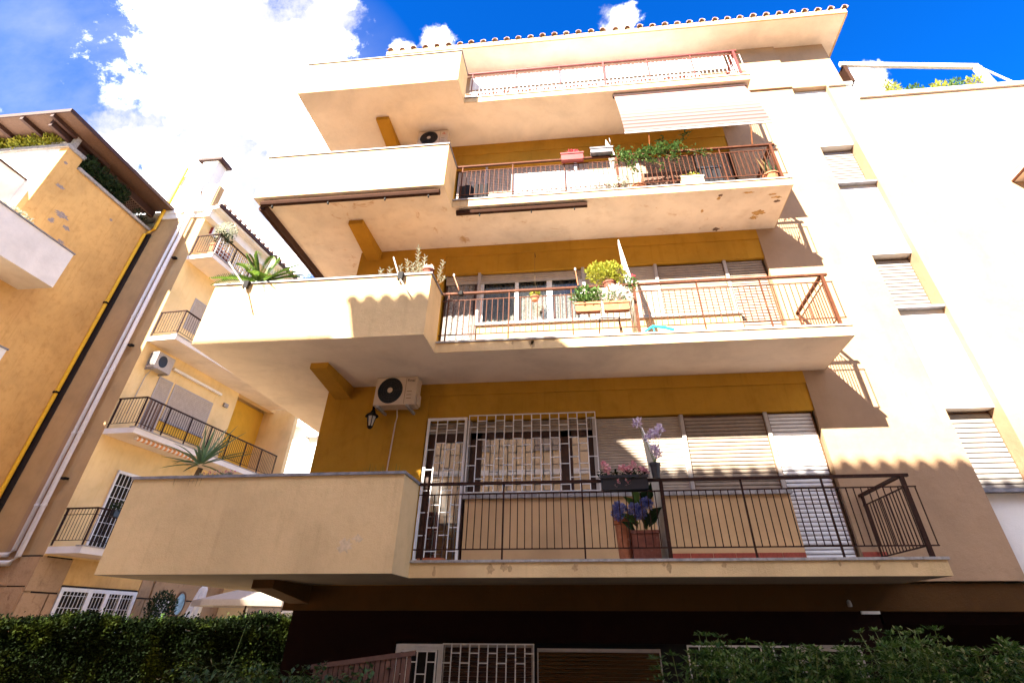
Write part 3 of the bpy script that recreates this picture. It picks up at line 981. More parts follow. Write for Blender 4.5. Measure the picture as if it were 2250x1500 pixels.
for k in range(n):
    t0, t1 = k / n, (k + 1) / n
    def P(t, x):
        return (x + 0.06 * t, -1.38 - 0.42 * t - 0.05 * math.sin(math.pi * t), 11.78 - 1.72 * t)
    mb.face([P(t0, 1.15), P(t0, 4.25), P(t1, 4.25), P(t1, 1.15)])
mb.build('cloth', 'awning_cream', aw)
MB().tube([(1.2, -1.80, 10.05), (4.32, -1.80, 10.05)], 0.022, 6).build('front_bar', 'white_metal', aw)
MB().tube([(1.72, -1.52, 9.70), (1.72, -1.78, 10.05)], 0.012, 6).build('arm', 'orange_clip', aw)
MB().tube([(3.88, -1.52, 9.70), (3.88, -1.78, 10.05)], 0.012, 6).build('arm', 'orange_clip', aw)

# ------------------------------------------------------------------ air conditioners
def ac_unit(label, x0, z0, yf, w=0.79, h=0.52, d=0.30, logo=None):
    t = thing('air_conditioner', label, 'air conditioner', (x0 + w / 2, yf + d / 2, z0), 'outdoor air conditioning units')
    bm_ = MB().box(x0, x0 + w, yf, yf + d, z0, z0 + h)
    bm_.box(x0 + w, x0 + w + 0.04, yf + 0.06, yf + d - 0.04, z0 + 0.02, z0 + 0.22)
    case = bm_.build('case', 'ac_white', t)
    mod = case.modifiers.new('edge', 'BEVEL')
    mod.width = 0.012
    mod.segments = 2
    cx, cz, r = x0 + w * 0.37, z0 + h * 0.52, h * 0.46
    mb = MB()
    seg = 28
    mb.face([(cx + r * math.cos(2 * math.pi * k / seg), yf - 0.002, cz + r * math.sin(2 * math.pi * k / seg)) for k in range(seg)])
    mb.build('fan_recess', 'ac_dark', t)
    g = MB()
    for q in range(1, 6):
        rq = r * q / 5.4
        g.tube([(cx + rq * math.cos(2 * math.pi * k / 24), yf - 0.012, cz + rq * math.sin(2 * math.pi * k / 24)) for k in range(25)], 0.0035, 4)
    for k in range(4):
        a = math.pi * k / 4
        g.tube([(cx - r * math.cos(a), yf - 0.010, cz - r * math.sin(a)), (cx + r * math.cos(a), yf - 0.010, cz + r * math.sin(a))], 0.003, 4)
    g.build('fan_guard', 'black_plastic', t)
    mb = MB()
    mb.face([(cx + 0.05 * math.cos(2 * math.pi * k / 16), yf - 0.018, cz + 0.05 * math.sin(2 * math.pi * k / 16)) for k in range(16)])
    mb.build('hub_badge', 'ac_white', t)
    mb = MB().box(x0 + w * 0.735, x0 + w * 0.742, yf - 0.003, yf, z0 + 0.02, z0 + h - 0.02)
    for q in (0.22, 0.34, 0.46):
        mb.box(x0 + w * 0.78, x0 + w * 0.90, yf - 0.003, yf, z0 + h * q, z0 + h * q + 0.008)
    mb.build('panel_line', 'lattice_brown', t)
    for x in (x0 + 0.10, x0 + w - 0.13):
        br = MB().box(x - 0.02, x + 0.02, yf - 0.03, -0.001 if yf + d < 0.2 and yf > -0.6 else yf + d + 0.1, z0 - 0.045, z0 - 0.003)
        br.build('bracket', 'edge_stone', t)
    return t


a1 = ac_unit('beige air conditioner with round black fan on ochre wall under the second balcony', -3.95, 4.79, -0.47)
fc = bpy.data.curves.new('brand_mark', 'FONT')
fc.body = 'Rinai'
fc.size = 0.075
fc.extrude = 0.001
fc.materials.append(M['ink'])
_t = bpy.data.objects.new('brand_mark_text', fc)
COL.objects.link(_t)
bpy.context.view_layer.update()
bm_me = bpy.data.meshes.new_from_object(_t.evaluated_get(bpy.context.evaluated_depsgraph_get()))
bpy.data.objects.remove(_t)
bo = bpy.data.objects.new('brand_mark', bm_me)
COL.objects.link(bo)
bo.parent = a1
bo.location = Vector((-3.95 + 0.79 * 0.765, -0.474, 4.79 + 0.425)) - wloc(a1)
bo.rotation_euler = (R(90), 0, 0)
MB().tube([(-3.55, -0.25, 4.79), (-3.57, -0.12, 4.68), (-3.62, -0.03, 4.60), (-3.66, -0.02, 3.4)], 0.013, 6).build('drain_hose', 'ac_white', a1)
a2 = ac_unit('half hidden air conditioner with red emblem under the top balcony', -3.95, 11.30, -0.68)
mb = MB()
for a in (90, 210, 330):
    ca, sa = math.cos(R(a)), math.sin(R(a))
    c = Vector((-3.27, -0.684, 11.70))
    d1 = Vector((ca, 0, sa)) * 0.05
    pe = Vector((-sa, 0, ca)) * 0.017
    mb.face([c, c + d1 * 0.5 + pe, c + d1, c + d1 * 0.5 - pe])
mb.build('emblem', 'logo_red', a2)

# wall lantern
ln = thing('wall_lantern', 'black iron wall lantern hanging beside the beige air conditioner', 'lantern', (-4.02, -0.22, 4.45))
MB().tube([(-4.07, -0.002, 4.80), (-4.06, -0.12, 4.92), (-4.03, -0.22, 4.86), (-4.02, -0.24, 4.78)], 0.014, 6).build('arm', 'iron_black', ln)
MB().lathe((-4.02, -0.24, 4.48), [(0.03, -0.03), (0.055, 0.0), (0.06, 0.01), (0.05, 0.015)], 6).build('base', 'iron_black', ln)
MB().lathe((-4.02, -0.24, 4.495), [(0.045, 0.0), (0.085, 0.17)], 6).build('glass', 'lamp_glass', ln)
MB().lathe((-4.02, -0.24, 4.665), [(0.135, 0.0), (0.12, 0.02), (0.05, 0.07), (0.03, 0.1), (0.01, 0.13)], 6).build('hood', 'iron_black', ln)
mb = MB()
for k in range(6):
    a = 2 * math.pi * k / 6
    mb.tube([(-4.02 + 0.047 * math.cos(a), -0.24 + 0.047 * math.sin(a), 4.495), (-4.02 + 0.088 * math.cos(a), -0.24 + 0.088 * math.sin(a), 4.665)], 0.008, 4)
mb.build('cage_bar', 'iron_black', ln)

# ------------------------------------------------------------------ neighbour A: ochre side wall on the far left
AX = -17.55
na = thing('apartment_building', 'orange ochre apartment building at the far left with dark overhanging roof', 'building', (-20, 3, 0), 'apartment buildings around the garden')
B('side_wall', 'orange_wall', na, (AX - 0.3, AX, 1.39, 5.86, 0, 14.30), (AX - 0.3, AX, 1.39, 2.04, 14.30, 14.72), (AX - 0.3, AX, -14, 1.0, 0, 10.0))
B('front_wall', 'white_plaster', na, (-30, AX - 0.3, 1.39, 1.7, 0, 14.72), (-30, AX - 0.3, 1.7, 5.8, 0, 14.2))
B('coping', 'edge_stone', na, (-30, AX + 0.06, 1.30, 1.72, 14.72, 14.86), (AX - 0.34, AX + 0.07, 1.72, 2.06, 14.72, 14.86), (AX - 0.34, AX + 0.08, 2.06, 5.9, 14.30, 14.40))
rf = MB().prism([(-30, 0.35, 15.35), (AX + 0.6, 0.35, 15.35), (AX + 0.6, 5.9, 15.35), (-30, 5.9, 15.35)], (0, 0, 0.06)).build('roof', 'eave_wood', na)
B('fascia', 'eave_brown', rf, (-30, AX + 0.63, 0.30, 0.35, 15.33, 15.47), (AX + 0.6, AX + 0.64, 0.35, 5.9, 15.33, 15.47))
B('gutter', 'eave_brown', rf, (AX - 0.3, AX - 0.18, 0.6, 5.9, 15.05, 15.35))
for k in range(9):
    B('rafter', 'eave_brown', rf, (AX - 0.1 - k * 1.15, AX + 0.02 - k * 1.15, 0.34, 3.0, 15.20, 15.349))
B('attic_wall', 'dark_gap', na, (-30, AX - 1.6, 3.0, 5.8, 14.2, 15.34))
# terrace balustrade at the front
mb = MB()
for k in range(16):
    x = AX - 0.15 - k * 0.16
    mb.box(x - 0.02, x + 0.02, 1.48, 1.52, 14.86, 15.12)
mb.box(-20.2, AX, 1.46, 1.54, 15.10, 15.14)
mb.build('terrace_railing', 'white_metal', na)
B('end_post', 'edge_stone', na, (AX - 0.12, AX + 0.03, 1.42, 1.6, 14.86, 15.28))
# lattice screen along the side terrace
la = B('lattice_screen', 'lattice_brown', na, (AX - 0.16, AX - 0.12, 2.1, 5.8, 14.40, 14.44), (AX - 0.16, AX - 0.12, 2.1, 5.8, 15.0, 15.04))
mb = MB()
for k in range(30):
    y = 1.95 + k * 0.135
    for s in (1, -1):
        a = Vector((AX - 0.14, y, 14.42))
        b = Vector((AX - 0.14, y + s * 0.6, 15.02))
        if 2.05 < b.y < 5.82 and 2.05 < y < 5.82:
            mb.tube([a, b], 0.013, 4)
o = mb.build('lath', 'lattice_brown', la)
o['kind'] = 'stuff'


def bx_balcony(z0, z1, y0, y1, parent, off=1.2):
    x0, x1 = AX + 0.001, AX + off
    b = B('balcony', 'white_plaster', parent, (x0, x1, y0, y1, z0, z0 + 0.18))
    B('parapet', 'white_plaster', b, (x1 - 0.13, x1, y0, y1, z0 + 0.18, z1), (x0, x1 - 0.13, y1 - 0.13, y1, z0 + 0.18, z1))
    B('cap_stone', 'slate', b, (x1 - 0.16, x1 + 0.03, y0, y1 + 0.03, z1, z1 + 0.04), (x0, x1 - 0.16, y1 - 0.16, y1 + 0.03, z1, z1 + 0.04))
    return b


bx_balcony(9.83, 11.05, -8.0, 2.75, na)
bx_balcony(6.55, 7.72, -8.0, 2.6, na)
# the corner bay that steps out in front of the white end wall
b = B('corner_bay', 'white_plaster', na, (-24, AX - 0.75, 0.2, 1.388, 9.0, 12.9))
B('corner_parapet', 'white_plaster', na, (-24, AX - 0.70, -0.9, -0.75, 12.35, 13.25), (AX - 0.83, AX - 0.70, -0.75, 1.387, 12.35, 13.25), (-24, AX - 0.7, -0.75, 1.386, 12.25, 12.35))
B('corner_cap', 'eave_brown', na, (-24, AX - 0.66, -0.95, -0.72, 13.25, 13.30), (AX - 0.86, AX - 0.66, -0.72, 1.386, 13.25, 13.30))
# yellow gas pipe down the edge
gp = thing('gas_pipe', 'yellow gas pipe running down the edge of the ochre wall', 'pipe', (AX + 0.06, 5.8, 0))
MB().tube([(AX + 0.06, 5.72, 0.3), (AX + 0.06, 5.72, 14.05), (AX + 0.12, 5.80, 14.2), (AX + 0.28, 5.82, 14.35), (AX + 0.28, 5.82, 17.75)], 0.062, 8).build('pipe', 'yellow_paint', gp)
for z in (4.3, 7.6, 10.9):
    B('clamp', 'iron_black', gp, (AX, AX + 0.13, 5.64, 5.80, z, z + 0.06))
MB().tube([(AX + 0.28, 5.82, 17.75), (AX + 0.30, 5.82, 18.75), (AX + 0.62, 5.82, 18.5)], 0.03, 6).build('hooked_tip', 'zinc', gp)

# ------------------------------------------------------------------ neighbour C: yellow building receding into the garden
TD = Vector((0.0715, 0.9974, 0)).normalized()
ND = Vector((0.9974, -0.0715, 0)).normalized()
C0 = Vector((-15.28, 5.92, 0))


def cp(u, v, z):
    return C0 + TD * u + ND * v + Vector((0, 0, z))


class CB(MB):
    def cbox(self, u0, u1, v0, v1, z0, z1):
        return self.obox(cp((u0 + u1) / 2, (v0 + v1) / 2, (z0 + z1) / 2), TD * (u1 - u0) / 2, ND * (v1 - v0) / 2, Vector((0, 0, (z1 - z0) / 2)))


def BC(name, mat, parent, *boxes):
    m = CB()
    for q in boxes:
        m.cbox(*q)
    return m.build(name, mat, parent)


nc = thing('apartment_building', 'yellow apartment building with brown railed balconies receding behind the white drainpipes', 'building', (-16, 12, 0), 'apartment buildings around the garden')
BC('side_wall', 'yellow_wall', nc, (0, 5.45, -0.3, 0, 3.12, 14.9), (0.0, 8.2, -6, -0.65, 0, 14.9), (5.45, 9.3, -0.3, 0, 9.43, 14.9))
BC('alcove_wall', 'deep_yellow', nc, (5.40, 8.3, -0.72, -0.55, 3.12, 9.43))
BC('end_wall', 'yellow_wall', nc, (8.2, 8.45, -0.8, 1.15, 0, 14.9))
B('end_face', 'taupe', nc, (AX + 0.02, -15.29, 5.92, 6.2, 0, 16.6))
B('pilaster', 'beige', nc, (-16.45, -15.95, 5.85, 5.919, 3.2, 16.3))
B('pipe_shadow', 'dark_gap', nc, (AX - 0.1, AX + 0.20, 5.88, 5.918, 0, 14.15))  # dark strip painting the gas pipe's shadow on the end wall
B('parapet_top', 'white_plaster', nc, (AX + 0.3, -15.35, 5.86, 6.3, 14.9, 16.7))
ch = B('chimney', 'white_plaster', nc, (-16.75, -16.05, 5.95, 6.6, 16.6, 18.25))
B('chimney_cap', 'eave_brown', ch, (-17.0, -15.86, 5.85, 6.7, 18.25, 18.38))
# eave and roof
ea = BC('roof', 'white_plaster', nc, (-0.2, 9.3, -6, 0.62, 15.15, 15.30))
BC('cornice', 'white_plaster', ea, (-0.2, 9.3, 0.001, 0.32, 14.78, 15.149))
BC('gutter', 'eave_brown', ea, (-0.25, 9.3, 0.62, 0.70, 15.22, 15.36))
mb = CB()
for k in range(26):
    u = -0.1 + k * 0.36
    mb.cbox(u, u + 0.17, 0.30, 0.72, 15.37, 15.46)
o = mb.build('roof_tiles', 'roof_tile', ea)
# balconies of C: (level, length, end return)
for zb, ln_, solid in ((12.83, 2.6, 0), (9.43, 7.75, 0), (6.32, 7.75, 0), (3.16, 2.6, 0)):
    b = BC('balcony', 'soffit', nc, (0.02, ln_, 0.001, 1.1, zb, zb + 0.16))
    BC('fascia', 'white_plaster', b, (0.0, ln_ + 0.01, 1.1, 1.115, zb, zb + 0.16), (0.0, 0.019, 0.001, 1.1, zb, zb + 0.16))
    BC('edge_stone', 'edge_stone', b, (-0.02, ln_, 0.9, 1.14, zb + 0.16, zb + 0.19))
    r = BC('railing', 'rail_dark', nc, (0.0, ln_, 1.03, 1.08, zb + 1.08, zb + 1.115), (0.0, 0.05, 0.001, 1.03, zb + 1.08, zb + 1.115), (0.0, ln_, 1.045, 1.06, zb + 0.3, zb + 0.315), (0.015, 0.03, 0.001, 1.03, zb + 0.3, zb + 0.315))
    if zb == 3.16:
        BC('second_rail', 'rail_dark', r, (0.0, ln_, 1.045, 1.06, zb + 0.93, zb + 0.945), (0.015, 0.03, 0.001, 1.03, zb + 0.93, zb + 0.945))
    pm = unit_mesh('rail_post', MB().box(-0.018, 0.018, -0.018, 0.018, 0, 0.90), 'rail_dark')
    k = 0
    while k * 1.1 <= ln_ + 0.01:
        place('rail_post', pm, cp(min(k * 1.1 + 0.03, ln_ - 0.02), 1.055, zb + 0.19), r)
        k += 1
    place('rail_post', pm, cp(0.03, 0.05, zb + 0.19), r)
    mb = CB()
    nb = int(ln_ / 0.11)
    for k in range(nb):
        mb.cbox(0.06 + k * 0.11, 0.072 + k * 0.11, 1.048, 1.058, zb + 0.315, zb + 1.08)
    for k in range(9):
        mb.cbox(0.017, 0.027, 0.1 + k * 0.11, 0.112 + k * 0.11, zb + 0.315, zb + 1.08)
    o = mb.build('balusters', 'rail_dark', r)
    o['kind'] = 'stuff'


def cshutter(u0, u1, z0, z1, parent, drop=1.0):
    fr = BC('window', 'mullion', parent, (u0, u0 + 0.06, 0.002, 0.02, z0, z1), (u1 - 0.06, u1, 0.002, 0.02, z0, z1), (u0, u1, 0.002, 0.02, z1, z1 + 0.05), (u0 + 0.06, u1 - 0.06, 0.001, 0.004, z0, z1))
    mb = CB()
    n = int((z1 - z0) / 0.06)
    for k in range(n):
        if k / n < 1 - drop:
            continue
        mb.cbox(u0 + 0.06, u1 - 0.06, 0.004, 0.016, z0 + k * 0.06, z0 + k * 0.06 + 0.05)
    o = mb.build('slats', 'shutter_pale', fr)
    o['kind'] = 'stuff'
    return fr


f = cshutter(1.95, 4.15, 7.35, 8.55, nc)
f = cshutter(1.15, 1.85, 6.5, 8.55, nc, 0.35)
for q in range(7):
    BC('curtain', 'shutter_pale' if q % 2 else 'lattice_brown', f, (1.22 + q * 0.08, 1.295 + q * 0.08, 0.005, 0.012, 6.52, 7.78))
cshutter(1.2, 2.6, 10.5, 11.72, nc)
BC('window_sill', 'edge_stone', nc, (1.9, 4.2, 0.002, 0.07, 7.28, 7.34))
BC('sill_band', 'deep_yellow', nc, (1.9, 4.2, 0.001, 0.02, 7.0, 7.28))
BC('blind_box', 'white_plaster', nc, (1.5, 4.3, 0.05, 0.15, 8.95, 9.03))
lmp = BC('bulkhead_lamp', 'edge_stone', nc, (4.7, 4.95, 0.001, 0.09, 8.66, 8.80))
# barred window above the lowest balcony
g = BC('window_grille', 'white_metal', nc, (1.15, 1.21, 0.01, 0.06, 3.4, 5.5), (2.55, 2.66, 0.01, 0.06, 3.4, 5.5), (1.15, 2.66, 0.01, 0.06, 5.44, 5.52))
BC('pane', 'glass_dim', g, (1.21, 2.55, 0.004, 0.008, 3.4, 5.44))
mb = CB()
for k in range(1, 9):
    mb.cbox(1.2 + k * 0.152, 1.215 + k * 0.152, 0.03, 0.045, 3.4, 5.44)
for k in range(1, 6):
    mb.cbox(1.2, 2.55, 0.03, 0.045, 3.4 + k * 0.34, 3.414 + k * 0.34)
mb.build('bar', 'white_metal', g)
# striped rolled sun blind under the long balcony
sb = thing('striped_sunblind', 'rolled orange striped sun blind under the long brown railed balcony', 'sun blind', cp(1.8, 0.95, 6.1))
MB().tube([cp(0.35, 0.95, 6.25), cp(3.4, 0.95, 6.25)], 0.06, 8).build('roll', 'white_plaster', sb)
mb = MB()
for k in range(15):
    mb.tube([cp(0.4 + k * 0.2, 0.95, 6.25), cp(0.5 + k * 0.2, 0.95, 6.25)], 0.068, 8)
mb.build('stripe', 'stripe_orange', sb)
# ground storey: stone blocks, ochre strip and the white french doors
BC('plinth_wall', 'dark_gap', nc, (-0.1, 24, -0.6, -0.02, 0, 3.12))
rs = random.Random(5)
rows = [(0.0, 0.6), (0.6, 1.2), (1.2, 1.75), (1.75, 2.3), (2.3, 3.1)]
for j, (za, zb) in enumerate(rows):
    u = -0.12 - (0.5 if j % 2 else 0)
    while u < 14:
        w = rs.uniform(1.0, 1.5)
        ua, ub = max(u, -0.12) + 0.018, u + w - 0.018
        if ua < 0.95 < ub:
            ub = 0.95
        elif ua < 3.9 < ub:
            ua = 3.9
        if ub - ua > 0.08 and not (ub > 0.96 and ua < 3.89):
            d = rs.uniform(0.03, 0.07)
            BC('stone_block', 'stone', nc, (ua, ub, -0.02, d, za + 0.02, zb - 0.02))
        u += w
B('corner_stones', 'stone', nc, (AX, -15.3, 5.80, 5.919, 0, 0.9), (AX, -15.3, 5.82, 5.919, 0.93, 1.7), (AX, -15.3, 5.79, 5.919, 1.73, 2.4), (AX, -15.3, 5.81, 5.919, 2.43, 3.08))
BC('ochre_panel', 'orange_wall', nc, (0.97, 3.88, -0.02, 0.02, 2.5, 3.12))
fd = BC('french_door', 'white_metal', nc, (0.98, 1.1, -0.02, 0.05, 0.2, 2.45), (3.72, 3.86, -0.02, 0.05, 0.2, 2.45), (1.1, 3.72, -0.02, 0.05, 2.36, 2.45), (1.95, 2.12, -0.02, 0.05, 0.2, 2.36), (2.62, 2.76, -0.02, 0.05, 0.2, 2.36), (3.2, 3.26, -0.02, 0.05, 0.2, 2.36))
BC('pane', 'glass_dim', fd, (1.1, 3.72, -0.015, -0.005, 0.2, 2.36))
mb = CB()
u = 1.1
while u < 3.7:
    mb.cbox(u, u + 0.014, 0.02, 0.034, 0.2, 2.36)
    u += 0.125
for k in range(8):
    mb.cbox(1.1, 3.72, 0.02, 0.034, 0.3 + k * 0.28, 0.314 + k * 0.28)
mb.build('glazing_bar', 'white_metal', fd)

# drainpipes on the end face
dp = thing('drainpipe', 'slim left zinc drainpipe of the pair on the taupe end wall', 'drainpipe', (-16.1, 5.8, 3), 'paired zinc drainpipes')
MB().tube([(-16.9, 5.72, 3.12), (-16.2, 5.72, 3.12), (-16.08, 5.72, 3.22), (-16.08, 5.72, 16.1), (-16.25, 5.74, 16.4)], 0.058, 10).build('pipe', 'zinc', dp, smooth=True)
dp2 = thing('drainpipe', 'wide right zinc drainpipe of the pair rising to the chimney', 'drainpipe', (-15.8, 5.8, 3), 'paired zinc drainpipes')
MB().tube([(-16.9, 5.70, 2.92), (-16.0, 5.70, 2.92), (-15.84, 5.70, 3.08), (-15.84, 5.70, 15.9), (-16.1, 5.72, 16.3), (-16.1, 5.72, 17.2)], 0.07, 10).build('pipe', 'zinc', dp2, smooth=True)
for root, x, y, r in ((dp, -16.08, 5.72, 0.07), (dp2, -15.84, 5.70, 0.082)):
    for z in (4.3, 6.3, 8.3, 10.3, 12.3, 14.3):
        MB().lathe((x, y, z), [(r, 0), (r, 0.05)], 10).build('collar', 'zinc', root)
for z in (5.0, 9.2, 12.8):
    B('clamp', 'iron_black', dp2, (-15.76, -15.6, 5.72, 5.86, z, z + 0.06))
# roof aerial
an = thing('roof_antenna', 'thin television aerial standing on the roof left of the chimney', 'antenna', (-17.6, 8, 15.4))
mb = MB().tube([(-18.2, 7.0, 15.4), (-18.2, 7.0, 20.6)], 0.018, 5)
mb.build('mast', 'mullion', an)
mb = MB().tube([(-18.75, 7.0, 17.6), (-17.6, 7.0, 17.45)], 0.012, 4)
for k in range(6):
    mb.tube([(-18.7 + k * 0.2, 6.8, 17.6 - k * 0.026), (-18.7 + k * 0.2, 7.2, 17.6 - k * 0.026)], 0.008, 4)
mb.build('aerial_rod', 'mullion', an)
ds = thing('satellite_dish', 'small pale satellite dish beside the yellow pipe top', 'satellite dish', (-17.2, 6.0, 16.8))
q = MB().lathe((0, 0, 0), [(0.02, 0), (0.18, 0.03), (0.27, 0.08), (0.28, 0.085)], 14)
for i, p in enumerate(q.v):
    q.v[i] = Vector((-17.25, 6.0, 17.05)) + Vector((p.x, -p.z, p.y))
q.build('dish', 'white_metal', ds)
MB().tube([(-17.25, 6.0, 17.05), (-17.2, 6.1, 16.7)], 0.02, 5).build('mount', 'mullion', ds)

a3 = thing('air_conditioner', 'grey air conditioner on yellow wall under the middle balcony at the left', 'air conditioner', cp(0.75, 0.2, 8.75), 'outdoor air conditioning units')
BC('case', 'mullion', a3, (0.35, 1.15, 0.06, 0.38, 8.62, 9.17))
mb = MB()
mb.face([cp(0.66 + 0.2 * math.cos(2 * math.pi * k / 20), 0.382, 8.9 + 0.2 * math.sin(2 * math.pi * k / 20)) for k in range(20)])
mb.build('fan_grille', 'ac_dark', a3)
mb = CB()
for k in range(6):
    mb.cbox(0.345, 0.349, 0.09 + k * 0.045, 0.115 + k * 0.045, 8.68, 9.12)
mb.build('side_vent', 'ac_dark', a3)
BC('bracket', 'edge_stone', a3, (0.4, 0.45, 0.001, 0.4, 8.57, 8.62))
BC('bracket', 'edge_stone', a3, (1.05, 1.1, 0.001, 0.4, 8.57, 8.62))
MB().tube([cp(0.6, 0.1, 8.6), cp(0.55, 0.03, 8.4), cp(0.5, 0.02, 7.1)], 0.014, 5).build('drain_hose', 'mullion', a3)

# siren box on C
sr = thing('alarm_box', 'white and red alarm box on yellow wall under the eave', 'alarm box', cp(0.7, 0.1, 14.3))
BC('case', 'white_metal', sr, (0.5, 0.78, 0.001, 0.1, 14.35, 14.75))
BC('red_face', 'red_paint', sr, (0.46, 0.5, 0.001, 0.1, 14.4, 14.7))

# ------------------------------------------------------------------ white building far behind
nf = thing('apartment_building', 'sunlit white building far behind between yellow house and ochre corner', 'building', (-19, 26, 0), 'apartment buildings around the garden')
B('wall', 'white_plaster', nf, (-28, -12, 25.0, 33, 0, 13.6))
fb = B('balcony', 'white_plaster', nf, (-21.5, -19.2, 23.9, 25, 12.0, 12.18))
B('railing', 'rail_brown', fb, (-21.5, -19.2, 23.9, 23.94, 13.0, 13.05), (-19.24, -19.2, 23.94, 25, 13.0, 13.05))
fb2 = B('balcony', 'white_plaster', nf, (-19.3, -16.0, 23.9, 25, 8.6, 8.8))
B('railing', 'zinc', fb2, (-19.3, -16, 23.9, 23.94, 9.75, 9.8), (-19.3, -16, 23.9, 23.92, 8.85, 9.7))
B('vent', 'dark_gap', nf, (-20.05, -19.8, 24.96, 25.0, 11.3, 11.38), (-20.05, -19.8, 24.96, 25.0, 10.5, 10.58))
a4 = thing('air_conditioner', 'white air conditioner high on the distant white sunlit wall', 'air conditioner', (-18.1, 24.8, 11.2), 'outdoor air conditioning units')
B('case', 'strip', a4, (-18.5, -17.6, 24.55, 24.9, 11.3, 11.95))
mb = MB()
mb.face([(-18.2 + 0.22 * math.cos(2 * math.pi * k / 18), 24.545, 11.62 + 0.22 * math.sin(2 * math.pi * k / 18)) for k in range(18)])
mb.build('fan_grille', 'edge_stone', a4)
B('bracket', 'edge_stone', a4, (-18.45, -18.38, 24.5, 25, 11.22, 11.3))
B('bracket', 'edge_stone', a4, (-17.75, -17.68, 24.5, 25, 11.22, 11.3))

# ------------------------------------------------------------------ building across the street, behind the camera
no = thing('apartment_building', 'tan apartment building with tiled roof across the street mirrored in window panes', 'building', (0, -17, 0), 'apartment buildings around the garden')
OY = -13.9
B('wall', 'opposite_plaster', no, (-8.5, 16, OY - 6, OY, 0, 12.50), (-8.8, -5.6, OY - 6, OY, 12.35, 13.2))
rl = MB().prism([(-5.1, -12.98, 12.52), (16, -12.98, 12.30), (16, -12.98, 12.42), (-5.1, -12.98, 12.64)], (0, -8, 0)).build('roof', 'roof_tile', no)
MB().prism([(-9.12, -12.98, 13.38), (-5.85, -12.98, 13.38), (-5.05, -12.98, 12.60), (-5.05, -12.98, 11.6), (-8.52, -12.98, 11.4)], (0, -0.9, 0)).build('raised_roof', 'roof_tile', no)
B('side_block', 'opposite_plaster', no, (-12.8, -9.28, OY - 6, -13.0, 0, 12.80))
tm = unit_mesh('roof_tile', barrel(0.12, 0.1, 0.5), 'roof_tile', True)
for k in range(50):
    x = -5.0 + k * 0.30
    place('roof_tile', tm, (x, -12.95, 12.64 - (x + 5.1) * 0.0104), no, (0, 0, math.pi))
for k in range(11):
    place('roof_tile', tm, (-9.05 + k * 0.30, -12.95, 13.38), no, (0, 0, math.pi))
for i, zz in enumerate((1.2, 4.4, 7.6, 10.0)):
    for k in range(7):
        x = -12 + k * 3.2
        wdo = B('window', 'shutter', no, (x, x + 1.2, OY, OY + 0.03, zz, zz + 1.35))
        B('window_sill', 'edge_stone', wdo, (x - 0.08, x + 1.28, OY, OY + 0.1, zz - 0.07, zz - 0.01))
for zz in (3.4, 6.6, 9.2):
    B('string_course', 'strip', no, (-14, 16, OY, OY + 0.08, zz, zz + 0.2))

# ------------------------------------------------------------------ garden: hedges, bushes, umbrellas
def leafmass(mb, boxes, n, size, rng, elong=1.7):
    for (x0, x1, y0, y1, z0, z1), w in boxes:
        for _ in range(int(n * w)):
            face = rng.random()
            x, y, z = rng.uniform(x0, x1), rng.uniform(y0, y1), rng.uniform(z0, z1)
            j = rng.gauss(0, 0.07)
            if face < 0.40:
                z = z1 + j
            elif face < 0.70:
                y = y0 + j
            elif face < 0.92:
                x = x1 + j
            d = Vector((rng.uniform(-1, 1), rng.uniform(-1, 0.7), rng.uniform(-0.4, 1)))
            s = size * rng.uniform(0.5, 1.4)
            mb.leaf((x, y, z), d, (rng.uniform(-1, 1), rng.uniform(-1, 1), 1), s, s / elong, rng.uniform(-0.3, 0.4))
    return mb


hg = thing('hedge', 'long dark leafy clipped hedge in front of the yellow building', 'hedge', (-9, 0, 0))
rg = random.Random(11)
H0, H1 = Vector((-15.5, -4.6, 0)), Vector((-6.35, 5.6, 0))
HD = (H1 - H0).normalized()
HN = Vector((HD.y, -HD.x, 0))
def htop(t):
    return 1.60 + 0.20 * math.exp(-(t / 0.30) ** 4) + 0.15 * max(0, t - 0.55) + 0.04 * math.sin(t * 23) + 0.03 * math.sin(t * 51 + 1)
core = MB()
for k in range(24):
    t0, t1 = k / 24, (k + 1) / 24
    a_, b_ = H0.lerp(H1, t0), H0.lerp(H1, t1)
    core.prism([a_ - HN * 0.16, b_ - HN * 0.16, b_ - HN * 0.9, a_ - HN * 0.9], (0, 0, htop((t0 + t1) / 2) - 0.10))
core.build('core', 'foliage_shade', hg)
mb = MB()
for k in range(110000):
    t = rg.random()
    zt = htop(t)
    if rg.random() < 0.45:
        w, z = -rg.random() * 0.9, zt + rg.gauss(0, 0.05) + (0.08 * rg.random() if rg.random() < .06 else 0)
    else:
        w, z = rg.gauss(0, 0.045) + 0.07 * math.sin(t * 40 + 3 * math.sin(t * 17)), zt - rg.random() ** 1.3 * 1.2
        w += 0.05 * math.sin(z * 9 + t * 30)
    p = H0.lerp(H1, t) + HN * w
    d = HN * rg.uniform(-.5, 1) + HD * rg.uniform(-1, 1) + Vector((0, 0, rg.uniform(-.5, 1)))
    sz = rg.uniform(0.035, 0.085)
    mb.leaf((p.x, p.y, z), d, (rg.uniform(-1, 1), rg.uniform(-1, 1), 1), sz, sz * 0.55, rg.uniform(-0.3, 0.4))
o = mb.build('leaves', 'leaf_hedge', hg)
o['kind'] = 'stuff'
mb = MB()
for k in range(60):
    t_ = rg.random()
    p = H0.lerp(H1, t_) - HN * rg.random() * 0.6 + Vector((0, 0, htop(t_)))
    q = p + Vector((rg.uniform(-.1, .1), rg.uniform(-.1, .1), rg.uniform(.08, .22)))
    for t in range(6):
        mb.leaf(p.lerp(q, t / 5), (rg.uniform(-1, 1), rg.uniform(-1, 1), .6), (0, 0, 1), 0.07, 0.035)
mb.build('shoots', 'leaf_mid', hg)

